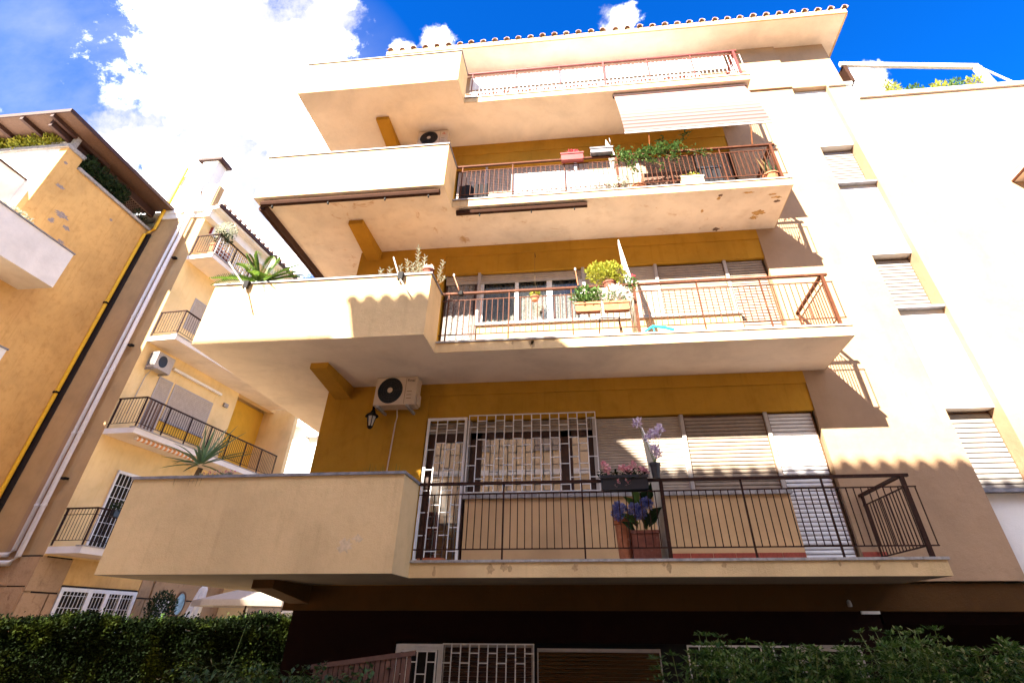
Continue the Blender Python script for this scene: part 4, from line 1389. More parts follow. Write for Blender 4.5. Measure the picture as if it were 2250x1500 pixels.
bs = thing('bush', 'glossy green bush along the bottom right in front of the ground floor', 'bush', (3.2, -3.2, 0))
rg = random.Random(12)
mb = MB()
tops = [(0.86, 1.42), (1.08, 1.55), (1.35, 1.44), (1.65, 1.47), (2.0, 1.42), (2.3, 1.45), (2.62, 1.50), (2.9, 1.60), (3.2, 1.46), (3.5, 1.47), (3.9, 1.52), (4.3, 1.5), (4.7, 1.55)]
st = MB()
for x, zt in tops:
    for q in range(16):
        xx, yy = x + rg.gauss(0, 0.14), -3.3 + rg.gauss(0, 0.3)
        zz = zt - abs(rg.gauss(0, 0.10))
        st.tube([(x + rg.gauss(0, .05), -3.25, 0.0), (xx, yy, zz)], [0.012, 0.004], 4)
        for lv in range(10):
            zc = zz - lv * 0.075
            for m_ in range(15):
                a = rg.uniform(0, 6.28)
                d = Vector((math.cos(a), math.sin(a), rg.uniform(0.1, 0.9)))
                s = rg.uniform(0.05, 0.085)
                mb.leaf((xx + rg.gauss(0, 0.03 + lv * 0.016), yy + rg.gauss(0, 0.03 + lv * 0.016), zc), d, (0, 0, 1), s, s * 0.38, rg.uniform(0, 0.4))
o = mb.build('leaves', 'leaf_pitto', bs)
o['kind'] = 'stuff'
st.build('branches', 'green_stem', bs)
MB().box(0.95, 5.2, -3.3, -2.7, 0, 1.0).build('core', 'foliage_shade', bs)

iv = thing('ivy', 'dark trailing ivy growing over the fence at the bottom centre', 'plant', (-3.2, -2.9, 0))
rg = random.Random(13)
mb = MB()
for k in range(2600):
    t = rg.random()
    mb.leaf((-4.3 + 1.9 * t + rg.gauss(0, .1), -3.2 + rg.gauss(0, .15), 0.2 + 1.05 * rg.random() ** 0.6 + 0.06 * math.sin(t * 20)), (rg.uniform(-1, 1), -0.6, rg.uniform(-.8, .8)), (0, 0, 1), rg.uniform(.05, .09), 0.045, .3)
o = mb.build('leaves', 'leaf_ivy', iv)
o['kind'] = 'stuff'
MB().tube([(-3.9, -3.2, 1.1), (-3.82, -3.2, 1.35), (-3.78, -3.2, 1.62)], [0.006, 0.005, 0.002], 4).build('shoot', 'green_stem', iv)
MB().tube([(-4.2, -3.1, 0.0), (-3.6, -3.15, 0.6), (-3.0, -3.15, 1.0)], 0.02, 5).build('branches', 'stem', iv)

fn = thing('fence', 'low brown slatted stair fence at the bottom centre', 'fence', (-2.4, -2.95, 0))
MB().obox((-2.5, -3.0, 1.33), (0.55, 0, 0.06), (0, 0.02, 0), (0, 0, 0.02)).build('top_rail', 'fence_brown', fn)
sl = unit_mesh('fence_slat', MB().box(-0.022, 0.022, -0.008, 0.008, -1.05, 0.0), 'fence_brown')
for k in range(19):
    x = -3.0 + k * 0.055
    place('slat', sl, (x, -3.0, 1.335 + (x + 2.5) * 0.109 - 0.02), fn)

um = thing('garden_umbrella', 'large open cream garden umbrella behind the hedge', 'umbrella', (-10.8, 9.2, 0), 'garden umbrellas')
c = Vector((-10.8, 9.2, 2.56))
mb = MB()
ring = []
for k in range(8):
    a = 2 * math.pi * (k + 0.5) / 8
    ring.append(c + Vector((1.55 * math.cos(a), 1.55 * math.sin(a), -0.36)))
for k in range(8):
    mb.face([c, ring[k], ring[(k + 1) % 8]])
    a_, b_ = ring[k], ring[(k + 1) % 8]
    mb.face([a_, a_ - Vector((0, 0, 0.14)), b_ - Vector((0, 0, 0.14)), b_])
mb.build('canopy', 'umbrella_cream', um)
MB().tube([c + Vector((0, 0, 0.1)), Vector((c.x, c.y, 0))], 0.03, 8).build('pole', 'rail_dark', um)
hub = c - Vector((0, 0, 0.34))
for k in range(8):
    MB().tube([c + (ring[k] - c) * 0.99 - Vector((0, 0, 0.03)), c - Vector((0, 0, 0.03))], 0.014, 4).build('rib', 'rail_dark', um)
    MB().tube([hub, c + (ring[k] - c) * 0.5 - Vector((0, 0, 0.03))], 0.012, 4).build('strut', 'rail_dark', um)
u2 = thing('garden_umbrella', 'closed white garden umbrella standing by the stone wall', 'umbrella', (-12.6, 9.5, 0), 'garden umbrellas')
mb = MB()
n = 16
prof = [(0.03, 2.62), (0.10, 2.5), (0.15, 2.1), (0.2, 1.6), (0.24, 1.25)]
base = []
for r, z in prof:
    base.append([Vector((-12.4 + r * (1 + 0.3 * (k % 2)) * math.cos(2 * math.pi * k / n) + (2.6 - z) * -0.18, 9.3 + r * (1 + 0.3 * (k % 2)) * math.sin(2 * math.pi * k / n), z)) for k in range(n)])
for i in range(len(prof) - 1):
    for k in range(n):
        mb.face([base[i][k], base[i][(k + 1) % n], base[i + 1][(k + 1) % n], base[i + 1][k]])
mb.build('folded_canopy', 'umbrella_white', u2)
MB().tube([(-12.4, 9.3, 2.7), (-12.75, 9.3, 0)], 0.025, 6).build('pole', 'white_metal', u2)
gbsh = thing('round_shrub', 'dark round shrub in front of the stone wall beside the white doors', 'shrub', cp(3.9, 0.9, 0))
rg = random.Random(14)
MB().cloud(cp(4.1, 0.9, 2.0), (0.45, 0.45, 0.5), 1500, 0.085, rng=rg).build('crown', 'leaf_dark', gbsh)
MB().tube([cp(4.1, 0.9, 0), cp(4.1, 0.9, 1.8)], 0.04, 6).build('trunk', 'stem', gbsh)
wb = thing('notice_board', 'plain white board leaning at the stone wall behind the round shrub', 'board', cp(5.0, 0.2, 1.6))
BC('panel', 'white_plaster', wb, (4.75, 5.35, 0.10, 0.14, 1.4, 2.28))
wd = thing('wall_plate', 'oval decorated plate hanging on the stone wall', 'plate', cp(5.9, 0.1, 1.9))
mb = MB()
mb.face([cp(5.9 + 0.22 * math.cos(2 * math.pi * k / 20), 0.11, 2.2 + 0.30 * math.sin(2 * math.pi * k / 20)) for k in range(20)])
mb.build('dish', 'mirror_dish', wd)
MB().tube([cp(5.9 + 0.25 * math.cos(2 * math.pi * k / 20), 0.11, 2.2 + 0.34 * math.sin(2 * math.pi * k / 20)) for k in range(21)], 0.025, 5).build('rim', 'lattice_brown', wd)
gw = thing('garden_wall', 'low pale garden wall at the end of the hedge', 'wall', (-8, 12, 0))
B('wall', 'white_plaster', gw, (-11, -5.2, 12.0, 12.25, 0, 1.95))
B('coping', 'strip', gw, (-11, -5.15, 11.95, 12.3, 1.95, 2.02))

# ------------------------------------------------------------------ plants on the balconies
rg = random.Random(21)


def pot(parent, c, r, h, mat='terracotta', name='pot'):
    o = MB().lathe(c, [(r * 0.72, 0), (r * 0.95, h * 0.82), (r * 1.08, h * 0.83), (r * 1.08, h), (r * 0.95, h), (r * 0.9, h * 0.9)], 14).build(name, mat, parent)
    return o


def trough(parent, x0, x1, y0, y1, z0, z1, mat='terracotta', name='planter_box'):
    mb = MB()
    t = 0.025
    e = 0.02
    mb.prism([(x0 + e, y0 + e, z0), (x1 - e, y0 + e, z0), (x1, y0, z1), (x0, y0, z1)], (0, 0.012, 0))
    mb.prism([(x0 + e, y1 - e, z0), (x1 - e, y1 - e, z0), (x1, y1, z1), (x0, y1, z1)], (0, -0.012, 0))
    mb.box(x0 + 0.003, x0 + t, y0 + 0.016, y1 - 0.016, z0 + 0.01, z1 - 0.004).box(x1 - t, x1 - 0.003, y0 + 0.016, y1 - 0.016, z0 + 0.01, z1 - 0.004)
    mb.box(x0 + t, x1 - t, y0 + 0.022, y1 - 0.022, z0 + 0.005, z1 - 0.04)
    mb.box(x0 - 0.01, x1 + 0.01, y0 - 0.012, y0 - 0.001, z1 - 0.035, z1 + 0.003)
    return mb.build(name, mat, parent)


# cycad on the second parapet
cy_ = thing('cycad', 'green feathery cycad palm above the left end of the second white parapet', 'palm', (-5.95, -1.95, 5.6))
pot(cy_, (-5.97, -1.85, 6.05), 0.22, 0.36)
MB().lathe((-5.97, -1.9, 6.3), [(0.09, 0), (0.11, 0.16), (0.06, 0.3)], 8).build('trunk', 'stem', cy_)
for k in range(30):
    a = 2 * math.pi * k / 30 + rg.uniform(-.15, .15)
    el = rg.uniform(0.35, 1.25) if k % 2 else rg.uniform(0.05, 0.5)
    d = Vector((math.cos(a) * math.cos(el), math.sin(a) * math.cos(el) * 0.8, math.sin(el)))
    L = rg.uniform(0.72, 0.95)
    mb = MB()
    p0 = Vector((-5.97, -2.0, 6.60))
    pts = []
    for t in range(9):
        s = t / 8
        pts.append(p0 + d * L * s - Vector((0, 0, 0.28 * L * s * s)))
    mb.tube(pts, [0.010 - 0.001 * i for i in range(9)], 3)
    for t in range(22):
        s = 0.12 + 0.88 * t / 21
        i = min(int(s * 8), 7)
        p = pts[i].lerp(pts[i + 1], s * 8 - i)
        tg = (pts[i + 1] - pts[i]).normalized()
        sd = tg.cross(Vector((0, 0, 1))).normalized()
        ll = 0.15 * (1 - (2 * s - 0.9) ** 2 * 0.65)
        for sg in (1, -1):
            mb.leaf(p, tg * 0.75 + sd * sg + Vector((0, 0, 0.45)), tg, ll, 0.032)
    mb.build('frond', 'leaf_cycad', cy_)

# yucca on the first parapet
yu = thing('yucca', 'spiky green yucca above the left end of the lowest parapet', 'plant', (-5.85, -2.0, 2.4))
pot(yu, (-5.82, -1.95, 2.9), 0.2, 0.32)
MB().tube([(-5.82, -1.95, 3.1), (-5.84, -2.0, 3.3), (-5.80, -2.02, 3.44)], [0.05, 0.045, 0.04], 7).build('trunk', 'stem', yu)
for k in range(26):
    a = 2 * math.pi * k / 26 * 3.1 + rg.uniform(-.2, .2)
    el = rg.uniform(0.0, 1.4)
    d = Vector((math.cos(a) * math.cos(el), math.sin(a) * math.cos(el) * 0.75, math.sin(el)))
    MB().blade(Vector((-5.80, -2.06, 3.47)) + d * 0.04, d, rg.uniform(0.50, 0.78), 0.062, rg.uniform(0.02, 0.28), 5).build('leaf', 'leaf_yucca', yu)
mb = MB()
for k in range(8):
    mb.blade((-5.98 + k * 0.06, -2.245, 3.30), (rg.uniform(-.2, .2), -0.08, -1), rg.uniform(0.12, 0.2), 0.014, 0, 3)
mb.build('hanging_leaves', 'leaf_dry', yu)
su = thing('succulent', 'small pinkish green succulents at the foot of the yucca on the lowest parapet', 'plant', (-5.5, -2.05, 3.2))
mb = MB()
for q in range(7):
    cx, cyy = -5.68 + q * 0.075, -2.12 + rg.uniform(-.04, .1)
    for k in range(12):
        a = rg.uniform(0, 6.28)
        mb.leaf((cx, cyy, 3.30), (math.cos(a), math.sin(a), rg.uniform(.3, 1.2)), (0, 0, 1), 0.07, 0.03, .3)
mb.build('rosettes', 'leaf_silver', su)
mb = MB()
for q in range(26):
    mb.leaf((-5.7 + rg.random() * 0.55, -2.12 + rg.uniform(-.05, .1), 3.34), (rg.uniform(-1, 1), rg.uniform(-1, 1), .8), (0, 0, 1), 0.05, 0.03)
mb.build('petals', 'petal_pink', su)
trough(su, -5.85, -5.2, -2.08, -1.9, 3.06, 3.27)

# silvery shrub with pots at the right end of the second parapet
sh = thing('silver_shrub', 'silvery leaved shrub at the right corner of the second white parapet', 'shrub', (-3.0, -2.1, 6.2))
mb, sm = MB(), MB()
for bx, by, hx_, hz in ((-3.55, -2.1, -3.58, 6.68), (-3.42, -2.1, -3.40, 6.70), (-3.2, -2.1, -3.22, 6.74), (-3.05, -2.08, -3.12, 6.86), (-2.9, -2.1, -2.93, 7.12), (-2.86, -2.08, -2.78, 6.92), (-2.95, -2.1, -3.0, 6.78), (-2.8, -2.1, -2.86, 6.75), (-2.55, -1.98, -2.46, 6.86), (-2.52, -1.95, -2.40, 6.52)):
    p0, p1 = Vector((bx, by, 6.42)), Vector((hx_, by - 0.02, hz))
    sm.tube([p0, p0.lerp(p1, .5) + Vector((.02, 0, 0)), p1], [0.008, 0.006, 0.003], 4)
    nl = int((p1 - p0).length / 0.022) + 6
    for k in range(nl):
        t = 0.15 + 0.85 * k / nl
        a = k * 2.4
        mb.leaf(p0.lerp(p1, t), (math.cos(a), math.sin(a), 0.9), (0, 0, 1), 0.085, 0.024, .2)
mb.build('leaves', 'leaf_silver', sh)
sm.build('stems', 'stem', sh)
pt = thing('flower_pot', 'tipped dark red terracotta pot on the corner of the second parapet', 'pot', (-2.66, -2.1, 6.49))
pot(pt, (-2.70, -2.08, 6.492), 0.10, 0.15, 'terracotta_dark')
MB().cloud((-2.70, -2.08, 6.66), (0.10, 0.10, 0.06), 160, 0.05, rng=rg).build('flowers', 'petal_white', pt)

sp = thing('grass_tuft', 'thin green blades showing above the lowest parapet near its inner corner', 'plant', (-3.3, -1.0, 2.3))
for k in range(16):
    x = -3.68 + k * 0.04 + rg.uniform(-.02, .02)
    MB().blade((x, -1.0, 3.3), (rg.uniform(-.2, .2), 0, 1), rg.uniform(0.28, 0.40), 0.016, 0.03, 3).build('blade', 'leaf_mid', sp)
trough(sp, -3.75, -3.0, -1.1, -0.9, 2.33, 3.32, 'terracotta_dark')

# first-floor railing flowers
fb = thing('flower_box', 'black rail box of pink flowers on the lowest railing', 'flower box', (0.43, -1.55, 3.1))
trough(fb, 0.12, 0.78, -1.66, -1.50, 3.12, 3.30, 'black_plastic')
mb = MB()
for k in range(110):
    mb.leaf((rg.uniform(0.1, 0.8), -1.58 + rg.gauss(0, .05), 3.26 + rg.random() * 0.1), (rg.uniform(-1, 1), rg.uniform(-1, .4), rg.uniform(-.4, 1)), (0, 0, 1), 0.08, 0.035, .3)
mb.build('leaves', 'leaf_dark', fb)
for cx, cz in ((0.18, 3.44), (0.22, 3.37), (0.44, 3.40), (0.47, 3.36), (0.60, 3.43), (0.70, 3.37), (0.36, 3.20), (0.50, 3.20), (0.76, 3.34), (0.55, 3.36)):
    MB().cloud((cx, -1.62, cz), (0.04, 0.04, 0.035), 40, 0.04, elong=1.3, rng=rg).build('flower', 'petal_pink', fb)

hy = thing('hydrangea', 'blue hydrangea with broad leaves in a terracotta planter by the privacy panel', 'plant', (0.66, -1.2, 2.32))
trough(hy, 0.49, 0.87, -1.36, -1.0, 2.325, 2.66, 'terracotta_dark')
pot(hy, (0.40, -1.15, 2.325), 0.13, 0.52, 'terracotta', 'tall_pot')
for cx, cz, r in ((0.36, 2.92, 0.10), (0.33, 2.86, 0.08), (0.58, 2.90, 0.10), (0.66, 2.86, 0.07), (0.74, 2.99, 0.075)):
    MB().cloud((cx, -1.30, cz), (r, r * .9, r * .85), 150, 0.045, elong=1.2, shell=0.5, rng=rg).build('flower_head', 'petal_blue', hy)
for x, z_, dx, dz, L in ((0.68, 2.9, -.6, .5, .34), (0.70, 2.95, .3, .9, .36), (0.72, 2.8, .7, .45, .30), (0.62, 2.75, -.7, .35, .30), (0.66, 2.98, -.35, .8, .3), (0.74, 2.7, .6, .7, .28), (0.6, 2.7, -.3, .6, .25), (0.7, 2.66, 0.1, 1, .3), (0.78, 3.0, .2, .8, .3), (.56, 2.66, -.5, .3, .25)):
    MB().leaf((x, -1.22 + rg.uniform(-.06, .06), z_), (dx, -0.35, dz), (0, -1, 0.4), L, L * 0.42, .35).build('broad_leaf', 'leaf_mid' if rg.random() < .3 else 'leaf_dark', hy)
sm = MB()
for k in range(7):
    sm.tube([(0.55 + k * 0.045, -1.18, 2.62), (0.5 + k * 0.06, -1.22, 2.95)], 0.008, 4)
sm.build('stems', 'green_stem', hy)

va = thing('flower_vase', 'black pot of tall mauve pompom flowers hooked on the lowest railing', 'flower pot', (0.90, -1.57, 3.25))
pot(va, (0.91, -1.60, 3.26), 0.075, 0.2, 'black_plastic')
for fx, fz in ((0.73, 4.02), (0.93, 3.86), (1.05, 3.92), (0.98, 3.84), (0.86, 3.80), (0.94, 3.63), (0.955, 3.58)):
    MB().tube([(0.91, -1.60, 3.44), ((0.91 + fx) / 2 + .01, -1.60, (3.44 + fz) / 2), (fx, -1.60, fz)], [0.006, 0.005, 0.004], 4).build('stalk', 'green_stem', va)
    MB().cloud((fx, -1.60, fz), (0.055, 0.05, 0.05), 80, 0.05, elong=1.8, rng=rg).build('flower_head', 'petal_violet', va)

# second-floor railing plants
hp = thing('hanging_pot', 'small orange pot with lime plant hanging by cord over the second railing', 'hanging pot', (-0.95, -0.16, 6.7))
pot(hp, (-0.95, -0.16, 6.95), 0.09, 0.1, 'terracotta')
MB().cloud((-0.95, -0.16, 7.11), (0.11, 0.1, 0.06), 110, 0.06, rng=rg).build('leaves', 'leaf_lime', hp)
MB().tube([(-0.95, -0.16, 8.15), (-0.95, -0.16, 7.42)], 0.004, 4).build('cord', 'stem', hp)
MB().tube([(-1.03, -0.16, 7.05), (-0.95, -0.16, 7.42), (-0.87, -0.16, 7.05)], 0.003, 4).build('sling', 'stem', hp)
MB().tube([(-0.95, 0.02, 8.15), (-0.95, -0.16, 8.15)], 0.006, 4).build('hook', 'iron_black', hp)
lp = thing('potted_shrub', 'bright lime shrub in a dark red pot standing on the second railing', 'potted plant', (0.52, -1.5, 6.4))
pot(lp, (0.55, -1.5, 6.30), 0.12, 0.22, 'terracotta_dark')
MB().cloud((0.42, -1.5, 6.72), (0.30, 0.2, 0.2), 620, 0.07, rng=rg).build('leaves', 'leaf_lime', lp)
MB().cloud((0.62, -1.5, 6.70), (0.22, 0.2, 0.22), 380, 0.07, rng=rg).build('leaves', 'leaf_lime', lp)
sm = MB()
for k in range(8):
    sm.tube([(0.55, -1.5, 6.5), (0.25 + k * 0.07, -1.5 + rg.uniform(-.1, .1), 6.8)], [.008, .004], 4)
sm.build('stems', 'stem', lp)
for (x0, x1, lab, mt) in ((-0.10, 0.34, 'terracotta box of bright green leaves hung inside the second railing', 'leaf_mid'), (0.40, 0.84, 'terracotta box of whitish flowers hung beside the green one on the second railing', 'petal_white')):
    t = thing('flower_box', lab, 'flower box', ((x0 + x1) / 2, -1.62, 5.9), 'terracotta boxes on the second railing')
    trough(t, x0, x1, -1.66, -1.50, 5.90, 6.06)
    MB().cloud(((x0 + x1) / 2, -1.58, 6.20), ((x1 - x0) / 2 + 0.05, 0.13, 0.2), 420, 0.075, rng=rg).build('leaves' if mt == 'leaf_mid' else 'flowers', mt, t)
    MB().cloud(((x0 + x1) / 2, -1.58, 6.14), ((x1 - x0) / 2, 0.1, 0.12), 200, 0.07, rng=rg).build('foliage', 'leaf_mid', t)
sg = thing('creeper', 'pale green creeper with red blooms beside the second privacy panel', 'plant', (0.95, -1.45, 5.5))
MB().tube([(0.9, -1.42, 5.52), (0.9, -1.45, 6.4), (0.95, -1.45, 6.6)], 0.008, 4).build('stems', 'green_stem', sg)
MB().cloud((0.92, -1.5, 6.45), (0.1, 0.08, 0.18), 120, 0.06, rng=rg).build('leaves', 'leaf_mid', sg)
MB().cloud((0.98, -1.5, 6.62), (0.04, 0.03, 0.03), 20, 0.04, rng=rg).build('flowers', 'petal_red', sg)
ft = thing('trestle', 'small dark folding stand on the second balcony floor behind the railing', 'stand', (0.45, -1.2, 5.52))
mb = MB().tube([(0.28, -1.3, 5.53), (0.32, -1.3, 5.92), (0.66, -1.3, 5.92), (0.70, -1.3, 5.53)], 0.014, 5)
mb.tube([(0.28, -1.0, 5.53), (0.32, -1.2, 5.92)], 0.012, 5).tube([(0.70, -1.0, 5.53), (0.66, -1.2, 5.92)], 0.012, 5)
mb.build('frame', 'wood_dark', ft)
tw = thing('garden_tool', 'small turquoise tool lying on the edge of the second balcony slab', 'tool', (1.3, -1.47, 5.52))
MB().tube([(1.05, -1.49, 5.54), (1.2, -1.49, 5.63), (1.4, -1.49, 5.60), (1.55, -1.49, 5.55)], [0.02, 0.022, 0.026, 0.03], 6).build('handle', 'teal', tw)
MB().tube([(1.2, -1.49, 5.62), (1.22, -1.49, 5.52)], 0.012, 5).build('trigger', 'teal', tw)
for x, z_, lab in ((-2.26, 6.47, 'leaning orange clothes-line arm nearest the parapet on the second railing'), (-0.07, 6.46, 'upright orange clothes-line arm near the lime shrub on the second railing')):
    t = thing('clothesline_arm', lab, 'bracket', (x, -1.5, z_), 'clothes-line arms on the second railing')
    dx = -0.10 if x < -1 else 0.01
    MB().tube([(x + 0.05, -1.52, z_ - 0.04), (x + dx, -1.56, z_ + 0.34)], 0.013, 5).build('arm', 'orange_clip', t)
    MB().box(x + 0.02, x + 0.09, -1.56, -1.46, z_ - 0.06, z_ + 0.01).build('clamp', 'iron_black', t)
    MB().lathe((x + dx, -1.56, z_ + 0.33), [(0.018, 0), (0.018, 0.04)], 6).build('tip', 'white_metal', t)
for x, lab, top in ((-5.98, 'steel clothes-line arm clamped at the cycad on the second parapet', (-6.5, -2.3, 6.92)), (-3.12, 'steel clothes-line arm clamped at the silvery shrub on the second parapet', (-3.35, -2.2, 6.88))):
    t = thing('clothesline_arm', lab, 'bracket', (x, -2.25, 6.3), 'clothes-line arms on the second parapet')
    dn = (-5.74, -2.36, 5.92) if x < -5 else (-2.86, -2.34, 5.98)
    MB().tube([top, (x, -2.31, 6.36), dn], 0.014, 5).build('arm', 'mullion', t)
    MB().box(x - 0.04, x + 0.05, -2.33, -2.262, 6.34, 6.48).build('clamp', 'iron_black', t)
# blown curtain behind the third privacy panel
# third-floor railing
fb = thing('flower_box', 'dark red rail box with crimson flowers on the third railing', 'flower box', (0.02, -1.58, 9.5))
trough(fb, -0.22, 0.27, -1.68, -1.52, 9.52, 9.70, 'red_paint')
MB().cloud((0.03, -1.58, 9.76), (0.17, 0.07, 0.07), 140, 0.05, rng=rg).build('flowers', 'petal_red', fb)
MB().cloud((0.03, -1.58, 9.73), (0.2, 0.07, 0.05), 90, 0.05, rng=rg).build('leaves', 'leaf_mid', fb)
gb = thing('planter_box', 'long grey empty box on the third railing by the privacy panel', 'planter', (0.67, -1.55, 9.65))
trough(gb, 0.43, 0.92, -1.65, -1.45, 9.70, 9.83, 'slate')
cl = thing('climber', 'leafy green climber spreading over the third railing beneath the awning', 'climber', (1.7, -1.5, 8.8))
mb, sm = MB(), MB()
path = [(1.0, 9.60), (1.3, 9.62), (1.6, 9.70), (1.85, 9.72), (2.1, 9.78), (2.35, 9.82)]
for (xa, za), (xb, zb_) in zip(path[:-1], path[1:]):
    for k in range(95):
        t = rg.random()
        mb.leaf((xa + (xb - xa) * t + rg.gauss(0, .05), -1.55 + rg.gauss(0, .06), za + (zb_ - za) * t - 0.05 + rg.gauss(0, .075)), (rg.uniform(-1, 1), rg.uniform(-1, .5), rg.uniform(-.6, 1)), (0, 0, 1), rg.uniform(.06, .11), .045, .3)
for x0, z0, x1, z1, n in ((1.9, 9.75, 2.02, 10.0, 40), (2.3, 9.8, 2.62, 10.22, 45), (1.15, 9.55, 1.4, 9.1, 60), (1.5, 9.6, 1.9, 9.25, 60), (2.4, 9.7, 3.0, 9.48, 40), (1.05, 9.7, 1.1, 9.86, 20), (1.9, 9.65, 2.3, 9.4, 40)):
    sm.tube([(x0, -1.52, z0), (x1, -1.55, z1)], 0.006, 4)
    for k in range(n):
        t = rg.random()
        mb.leaf((x0 + (x1 - x0) * t + rg.gauss(0, .04), -1.55 + rg.gauss(0, .04), z0 + (z1 - z0) * t + rg.gauss(0, .04)), (rg.uniform(-1, 1), rg.uniform(-1, .5), rg.uniform(-.6, 1)), (0, 0, 1), rg.uniform(.05, .10), .042, .3)
mb.build('leaves', 'leaf_mid', cl)
sm.tube([(p[0], -1.52, p[1] - 0.04) for p in path], 0.01, 5)
sm.build('stems', 'stem', cl)
wf = thing('flowering_plant', 'pale trailing white flowers low behind the third railing', 'plant', (0.85, -1.4, 8.74))
MB().cloud((0.75, -1.5, 8.95), (0.34, 0.14, 0.14), 330, 0.06, rng=rg).build('flowers', 'petal_white', wf)
MB().cloud((0.95, -1.5, 8.86), (0.3, 0.12, 0.1), 120, 0.06, rng=rg).build('leaves', 'leaf_silver', wf)
trough(wf, 0.45, 1.05, -1.42, -1.24, 8.745, 8.88)
cp_ = thing('terracotta_pot', 'terracotta bowl on the third balcony floor under the climber', 'pot', (1.35, -1.3, 8.74))
pot(cp_, (1.38, -1.30, 8.742), 0.16, 0.16)
bk = thing('planter_box', 'white lattice trough with lime leaves on the third balcony slab', 'planter', (2.45, -1.35, 8.74))
trough(bk, 2.25, 2.70, -1.52, -1.35, 8.745, 8.93, 'ac_white')
MB().cloud((2.47, -1.43, 8.98), (0.18, 0.08, 0.06), 80, 0.06, rng=rg).build('leaves', 'leaf_lime', bk)
bkt = thing('black_blanket', 'black cloth hanging behind the third railing by the parapet', 'cloth', (-2.2, -1.35, 8.75))
mb = MB()
for k in range(12):
    xa, xb = -2.5 + k * 0.055, -2.5 + (k + 1) * 0.055
    ya, yb = -1.36 + 0.02 * math.sin(k * 1.5), -1.36 + 0.02 * math.sin((k + 1) * 1.5)
    mb.face([(xa, ya, 8.76), (xb, yb, 8.76), (xb, yb, 9.24), (xa, ya, 9.24)])
mb.build('cloth', 'cloth_black', bkt)
ws = thing('reed_screen', 'white screen sheet tied inside the third railing', 'screen', (-0.5, -1.4, 8.8))
MB().box(-1.33, 0.36, -1.44, -1.43, 8.82, 9.40).build('sheet', 'white_plaster', ws)
MB().box(0.36, 0.92, -1.44, -1.43, 8.82, 9.33).build('sheet', 'white_plaster', ws)
ws2 = thing('cabinet', 'brown slatted cabinet behind the right part of the third railing', 'cabinet', (2.4, -0.9, 8.74))
B('carcass', 'lattice_brown', ws2, (1.55, 3.05, -0.95, -0.5, 8.745, 9.58))
B('door', 'eave_wood', ws2, (1.6, 2.28, -0.965, -0.952, 8.78, 9.55))
B('door', 'eave_wood', ws2, (2.32, 3.0, -0.965, -0.952, 8.78, 9.55))
bx = thing('storage_crate', 'black lidded crate behind the third railing beside the brown cabinet', 'crate', (3.0, -1.2, 8.74))
B('crate', 'cloth_black', bx, (2.72, 3.16, -1.3, -1.0, 8.745, 9.30))
B('lid', 'black_plastic', bx, (2.70, 3.18, -1.32, -0.98, 9.30, 9.34))
cc = thing('tall_plant', 'tall dark spiky plant in a terracotta bowl at the right end of the third railing', 'plant', (4.1, -1.3, 8.74))
pot(cc, (4.08, -1.38, 8.742), 0.16, 0.16)
for k in range(9):
    MB().blade((3.95 + k * 0.035, -1.35, 8.85), (rg.uniform(-.35, .35), rg.uniform(-.3, .2), 1), rg.uniform(.4, .72), 0.06, 0.05, 4).build('leaf', 'leaf_dark' if k % 3 else 'leaf_dry', cc)

# white ribbon of cloth on the third privacy panel
cf = thing('fabric_scrap', 'torn white cloth caught on the third privacy panel', 'cloth', (0.95, -0.9, 9.9))
mb = MB()
for k in range(7):
    t0, t1 = k / 7, (k + 1) / 7
    f_ = lambda t: (0.955 + 0.02 * math.sin(t * 9), -1.22 + 0.5 * t, 9.75 + 1.3 * t)
    a, b = Vector(f_(t0)), Vector(f_(t1))
    wv = Vector((0.0, 0.10 * (1 - t0 * .7), -0.05))
    mb.face([a, a + wv, b + wv, b])
mb.build('cloth', 'umbrella_white', cf)

# neighbour plants
ts = thing('terrace_planting', 'long planter of lime green foliage fronting the far left roof terrace', 'planter', (-19, 1.5, 14.8))
for x, r in ((-20.6, .45), (-19.7, .5), (-19.1, .45), (-18.5, .4), (-21.4, .5)):
    MB().cloud((x, 1.45, 15.10 + rg.uniform(-.05, .08)), (r, 0.3, 0.34), 620, 0.11, rng=rg).build('crown', 'leaf_lime', ts)
B('planter_box', 'terracotta', ts, (-22, -18.2, 1.50, 1.75, 14.73, 14.9))
tv = thing('terrace_creeper', 'dark creeper covering the lattice on the side of the far left roof terrace', 'creeper', (AX, 3.5, 14.4))
for y, r in ((2.35, .35), (2.9, .5), (3.5, .5), (4.0, .38)):
    MB().cloud((AX - 0.05, y, 14.75), (0.2, r, 0.36), 520, 0.11, rng=rg).build('foliage', 'leaf_dark', tv)
MB().cloud((AX - 0.05, 5.2, 14.6), (0.15, .4, 0.2), 160, 0.09, rng=rg).build('foliage', 'leaf_dark', tv)
bp_ = thing('balcony_plant', 'pale plant trailing over the white balcony of the ochre building', 'plant', (AX + 0.8, 0.9, 11.0))
MB().cloud((AX + 1.0, 0.7, 11.15), (0.15, .6, 0.14), 200, 0.10, rng=rg).build('leaves', 'leaf_silver', bp_)
trough(bp_, AX + 0.80, AX + 1.04, 0.2, 1.2, 10.75, 11.0)
cpn = thing('potted_plant', 'leafy plant with red pots on the highest brown balcony of the yellow building', 'potted plant', cp(0.5, 0.6, 13.02))
MB().cloud(cp(0.45, 0.85, 14.35), (0.4, 0.4, 0.38), 420, 0.12, rng=rg).build('leaves', 'leaf_silver', cpn)
MB().cloud(cp(0.4, 0.9, 13.95), (0.4, 0.4, 0.2), 260, 0.11, rng=rg).build('leaves', 'leaf_dark', cpn)
for u in (0.25, 0.6, 0.95):
    pot(cpn, cp(u, 0.8, 13.02), 0.18, 0.55, 'terracotta')
